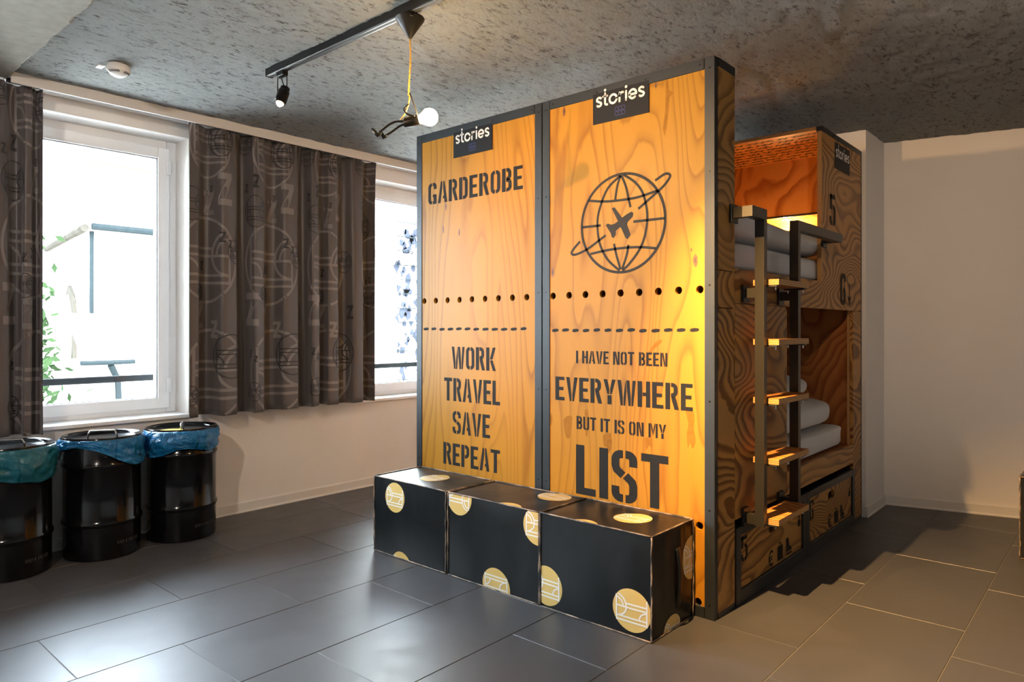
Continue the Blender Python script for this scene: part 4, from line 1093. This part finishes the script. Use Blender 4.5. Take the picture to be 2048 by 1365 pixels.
def bez(pts, n=6):
    out = []; P_ = [pts[0]]+pts+[pts[-1]]
    for i in range(1, len(P_)-2):
        a, b2, c, d = P_[i-1:i+3]
        for k in range(n):
            t = k/n; out.append(.5*((2*b2)+(c-a)*t+(2*a-5*b2+4*c-d)*t*t+(3*b2-a-3*c+d)*t**3))
    return out+[pts[-1]]
limb('arm', bez([lp(838, 236, -.018), lp(823, 231, -.02), lp(816, 222, -.012), lp(820, 213), lp(826, 208)]), .0038)
limb('arm', bez([lp(840, 228, .016), lp(836, 212, .014), lp(830, 196, .006), lp(826, 186)]), .0038)
limb('leg', bez([lp(816, 244, -.008), lp(800, 245, -.01), lp(786, 251, -.01), lp(769, 265, -.01)]), .0042)
limb('leg', bez([lp(817, 246, .012), lp(805, 251, .012), lp(790, 262, .012), lp(777, 270, .012)]), .0042)
for (a, b2, c) in ((lp(771, 267, -.01), lp(752, 259, -.01), lp(763, 272, -.01)), (lp(780, 270, .012), lp(765, 260, .012), lp(774, 273, .012))):
    MB().tube([a, c, c.lerp(b2, .5), b2], [.0055, .009, .008, .004], 10).build('shoe', 'lamp_black', pd_, smooth='all')
bc = lp(866, 234.5)
axis = (bc-lp(843, 239.5)).normalized()
n_ = 28; rad = []; pts = []
for k in range(21):
    t = k/20; s = -.045+.079*t
    rr_ = math.sqrt(max(1e-8, .034**2-s*s)) if s > -.012 else .0135+(.0318-.0135)*max(0, (s+.045)/.033)**1.3
    pts.append(bc+axis*s); rad.append(max(rr_, .0006))
MB().tube(pts, rad, n_).build('bulb', 'bulb', pd_, smooth='all')

# ================================================================== OUTSIDE
C0 = onx(185, 455, -14.0)
zE = C0.z; GZ = -3.6
d2 = Vector((-.988, .151, 0))
Lw = 1.0
for k in range(1, 2000):
    p = C0+d2*(k*.01); dpt = (p-EYE).dot(FW)
    if CX+FPX*(p-EYE).dot(RT)/dpt < 116: Lw = k*.01; break
far_l = C0+d2*Lw
ch = thing('church', (C0.x, C0.y, GZ), 'pale rendered church with tiled roof outside the windows', 'church')
def wallpanel(a, b2, z0, z1, t, nm, mat, par):
    a, b2 = Vector((a.x, a.y)), Vector((b2.x, b2.y)); dd = (b2-a).normalized(); nn = Vector((-dd.y, dd.x))
    MB().prism([tuple(a), tuple(b2), tuple(b2+nn*t), tuple(a+nn*t)], lambda x, y, d: (x, y, z0+d), z1-z0).build(nm, mat, par)
wallpanel(Vector((-14, 22, 0)), C0, GZ, zE, -.6, 'wall', 'church', ch)
wallpanel(Vector((-13.98, 24, 0)), Vector((-13.98, 8.5, 0)), GZ, 8.0, -.6, 'tall_wall', 'church', ch)
wallpanel(C0, far_l, GZ, zE, -.6, 'wall', 'church', ch)
rl, rr2 = onx(146, 320, -18.5), onx(320, 345, -18.5)
rr2 = Vector((-18.5, 22, rl.z))
ev = [C0+Vector((.25, -.15, .02)), Vector((-13.75, 22, zE+.02)), rr2, rl]
rfm = MB(); rfm.add(ev+[p-Vector((0, 0, .12)) for p in ev], [(0, 1, 2, 3), (7, 6, 5, 4), (0, 4, 5, 1), (0, 3, 7, 4)])
hip = [C0+Vector((.25, -.15, .02)), rl, far_l+Vector((0, -.2, .02))]
rfm.add(hip+[p-Vector((0, 0, .12)) for p in hip], [(0, 1, 2), (5, 4, 3), (0, 2, 5, 3)])
rfm.build('roof', 'roof_tile', ch)
MB().tube([C0+Vector((.3, -.1, -.02)), Vector((-13.7, 8.5, zE-.02))], .06, 8).build('gutter', 'gutter', ch)
MB().tube([C0+Vector((.25, -.2, -.05)), far_l+Vector((.1, -.25, -.05))], .07, 8).build('gutter', 'church_stone', ch)
MB().tube([C0+Vector((.12, -.05, -.05)), C0+Vector((.10, -.05, -3.4))], .038, 8).build('downpipe', 'gutter', ch)
MB().tube([rl+Vector((0, 0, .02)), Vector((-18.5, 22, rl.z+.02))], .05, 8).build('ridge', 'brick', ch)
# arched window in the short wall
def gothic(w, h, n=8):
    r = w*1.25; pts = [(-w/2, 0), (w/2, 0), (w/2, h*.72)]
    pts += [(w/2*(1-(t/n)**1.6), h*.72+h*.28*(t/n)**.75) for t in range(1, n)]+[(0, h)]+[(-w/2*(1-(t/n)**1.6), h*.72+h*.28*(t/n)**.75) for t in range(n-1, 0, -1)]+[(-w/2, h*.72)]
    return pts
pm = C0+d2*(Lw*.55)
d2n = Vector((-d2.y, d2.x, 0)); d2n = d2n if d2n.y < 0 else -d2n
dpt = (pm-EYE).dot(FW)
gz1 = CAM_H+(CY-571)*dpt/FPX; gz0 = CAM_H+(CY-760)*dpt/FPX
for mat, sc, off, nm in (('church_stone', 1.0, .01, 'arch_surround'), ('roof_tile', .62, .05, 'arched_window')):
    poly = gothic(1.35*sc, (gz1-gz0)-(1-sc)*.5)
    MB().prism(poly, lambda a, b2, d: tuple(Vector((pm.x, pm.y, 0))+d2*a+d2n*(off+d)+Vector((0, 0, gz0+b2))), .05).build(nm, mat, ch)
# tall traceried window seen in the second window
ta, tb = onx(790, 770, -13.98), onx(850, 770, -13.98)
tw = ch
zt_ = onx(790, 425, -13.98).z
bx(-13.99, -13.95, ta.y, tb.y+.5, ta.z, zt_).build('stone_surround', 'church', tw)
r3 = random.Random(2); H_ = zt_-ta.z
for k in range(12):
    z = ta.z+H_*(k+.3)/12; bx(-13.90, -13.88, ta.y, tb.y+.3, z, z+.025).build('saddle_bar', 'gutter', tw)
for k in range(90):
    y = ta.y+r3.uniform(.02, .96)*(tb.y-ta.y); z = ta.z+r3.uniform(.02, .93)*H_; s = r3.uniform(.06, .17)
    if abs((y-ta.y)/(tb.y-ta.y)-.62) < .05: continue
    n = r3.randint(3, 6); a0 = r3.uniform(0, 6)
    poly = [(y+s*math.cos(a0+2*math.pi*i/n)*r3.uniform(.5, 1), z+s*math.sin(a0+2*math.pi*i/n)*r3.uniform(.7, 1.3)) for i in range(n)]
    MB().prism(poly, lambda a, b2, d: (-13.945+d, a, b2), .02).build('glass_piece', 'leadglass', tw)
# low brick annex
a0_, a1_ = onx(172, 722, -10.5), onx(246, 733, -10.5)
an = thing('brick_annex', (-10.5, (a0_.y+a1_.y)/2, GZ), 'low brick annex with pale roof and dark gutter beside the church', 'building')
zA = a0_.z-.02
bx(-12.0, -10.5, a0_.y, a1_.y, GZ, zA).build('wall', 'brick', an)
rp_ = [(-10.25, a0_.y-.1, zA), (-10.25, a1_.y+.05, zA), (-13.4, a1_.y+1.6, zA+.65), (-13.4, a0_.y+.6, zA+.65)]
MB().add(rp_+[(p[0], p[1], p[2]+.06) for p in rp_], [(3, 2, 1, 0), (4, 5, 6, 7), (0, 1, 5, 4), (1, 2, 6, 5), (2, 3, 7, 6), (3, 0, 4, 7)]).build('roof', 'church', an)
MB().tube([(-10.22, a0_.y-.15, zA), (-10.22, a1_.y+.05, zA-.0)], .03, 8).build('gutter', 'gutter', an)
MB().tube([(-10.25, a0_.y+.22, zA-.04), (-10.4, a0_.y+.36, zA-.25), (-10.42, a0_.y+.38, zA-.6), (-10.42, a0_.y+.38, GZ)], .04, 8).build('downpipe', 'gutter', an)
# pale house far behind, tree in front of it
hp_ = onx(100, 700, -24)
ho = thing('far_house', (-24, hp_.y, GZ), 'pale far house with tiled roof behind the tree', 'building')
zh = onx(100, 660, -24).z
bx(-27, -24, hp_.y-3, hp_.y+1.2, GZ, zh).build('wall', 'church', ho)
MB().add([(-23.8, hp_.y-3.2, zh), (-23.8, hp_.y+1.4, zh), (-26, hp_.y+1.4, zh+.5), (-26, hp_.y-3.2, zh+.5)], [(0, 1, 2, 3)]).build('roof', 'roof_tile', ho, solid=.1)
tp = onx(97, 700, -8.6)
tr_ = thing('tree', (tp.x, tp.y-.35, GZ), 'leafy green tree outside beside the left curtain', 'tree')
MB().tube([(tp.x, tp.y-.35, GZ), (tp.x, tp.y-.32, -1), (tp.x, tp.y-.3, tp.z+.2)], [.10, .08, .03], 8).build('trunk', 'bark', tr_)
lf = MB(); r4 = random.Random(9)
for k in range(700):
    v_ = Vector((r4.gauss(0, .26), r4.gauss(0, .16), r4.gauss(0, .50))); p = Vector((tp.x, tp.y-.25, tp.z-.15))+v_
    a_ = Vector((r4.uniform(-1, 1), r4.uniform(-1, 1), r4.uniform(-1, 1))).normalized()*.06; b3 = a_.cross(Vector((r4.uniform(-1, 1), r4.uniform(-1, 1), .3))).normalized()*.03
    lf.add([p-a_, p+b3, p+a_, p-b3], [(0, 1, 2, 3)])
o = lf.build('foliage', 'leaf', tr_); o['kind'] = 'stuff'
gr = bx(-60, wt-.05, -40, 60, GZ-.2, GZ).build('ground', 'paving'); gr['kind'] = 'structure'; gr['label'] = 'paved ground outside far below the windows'
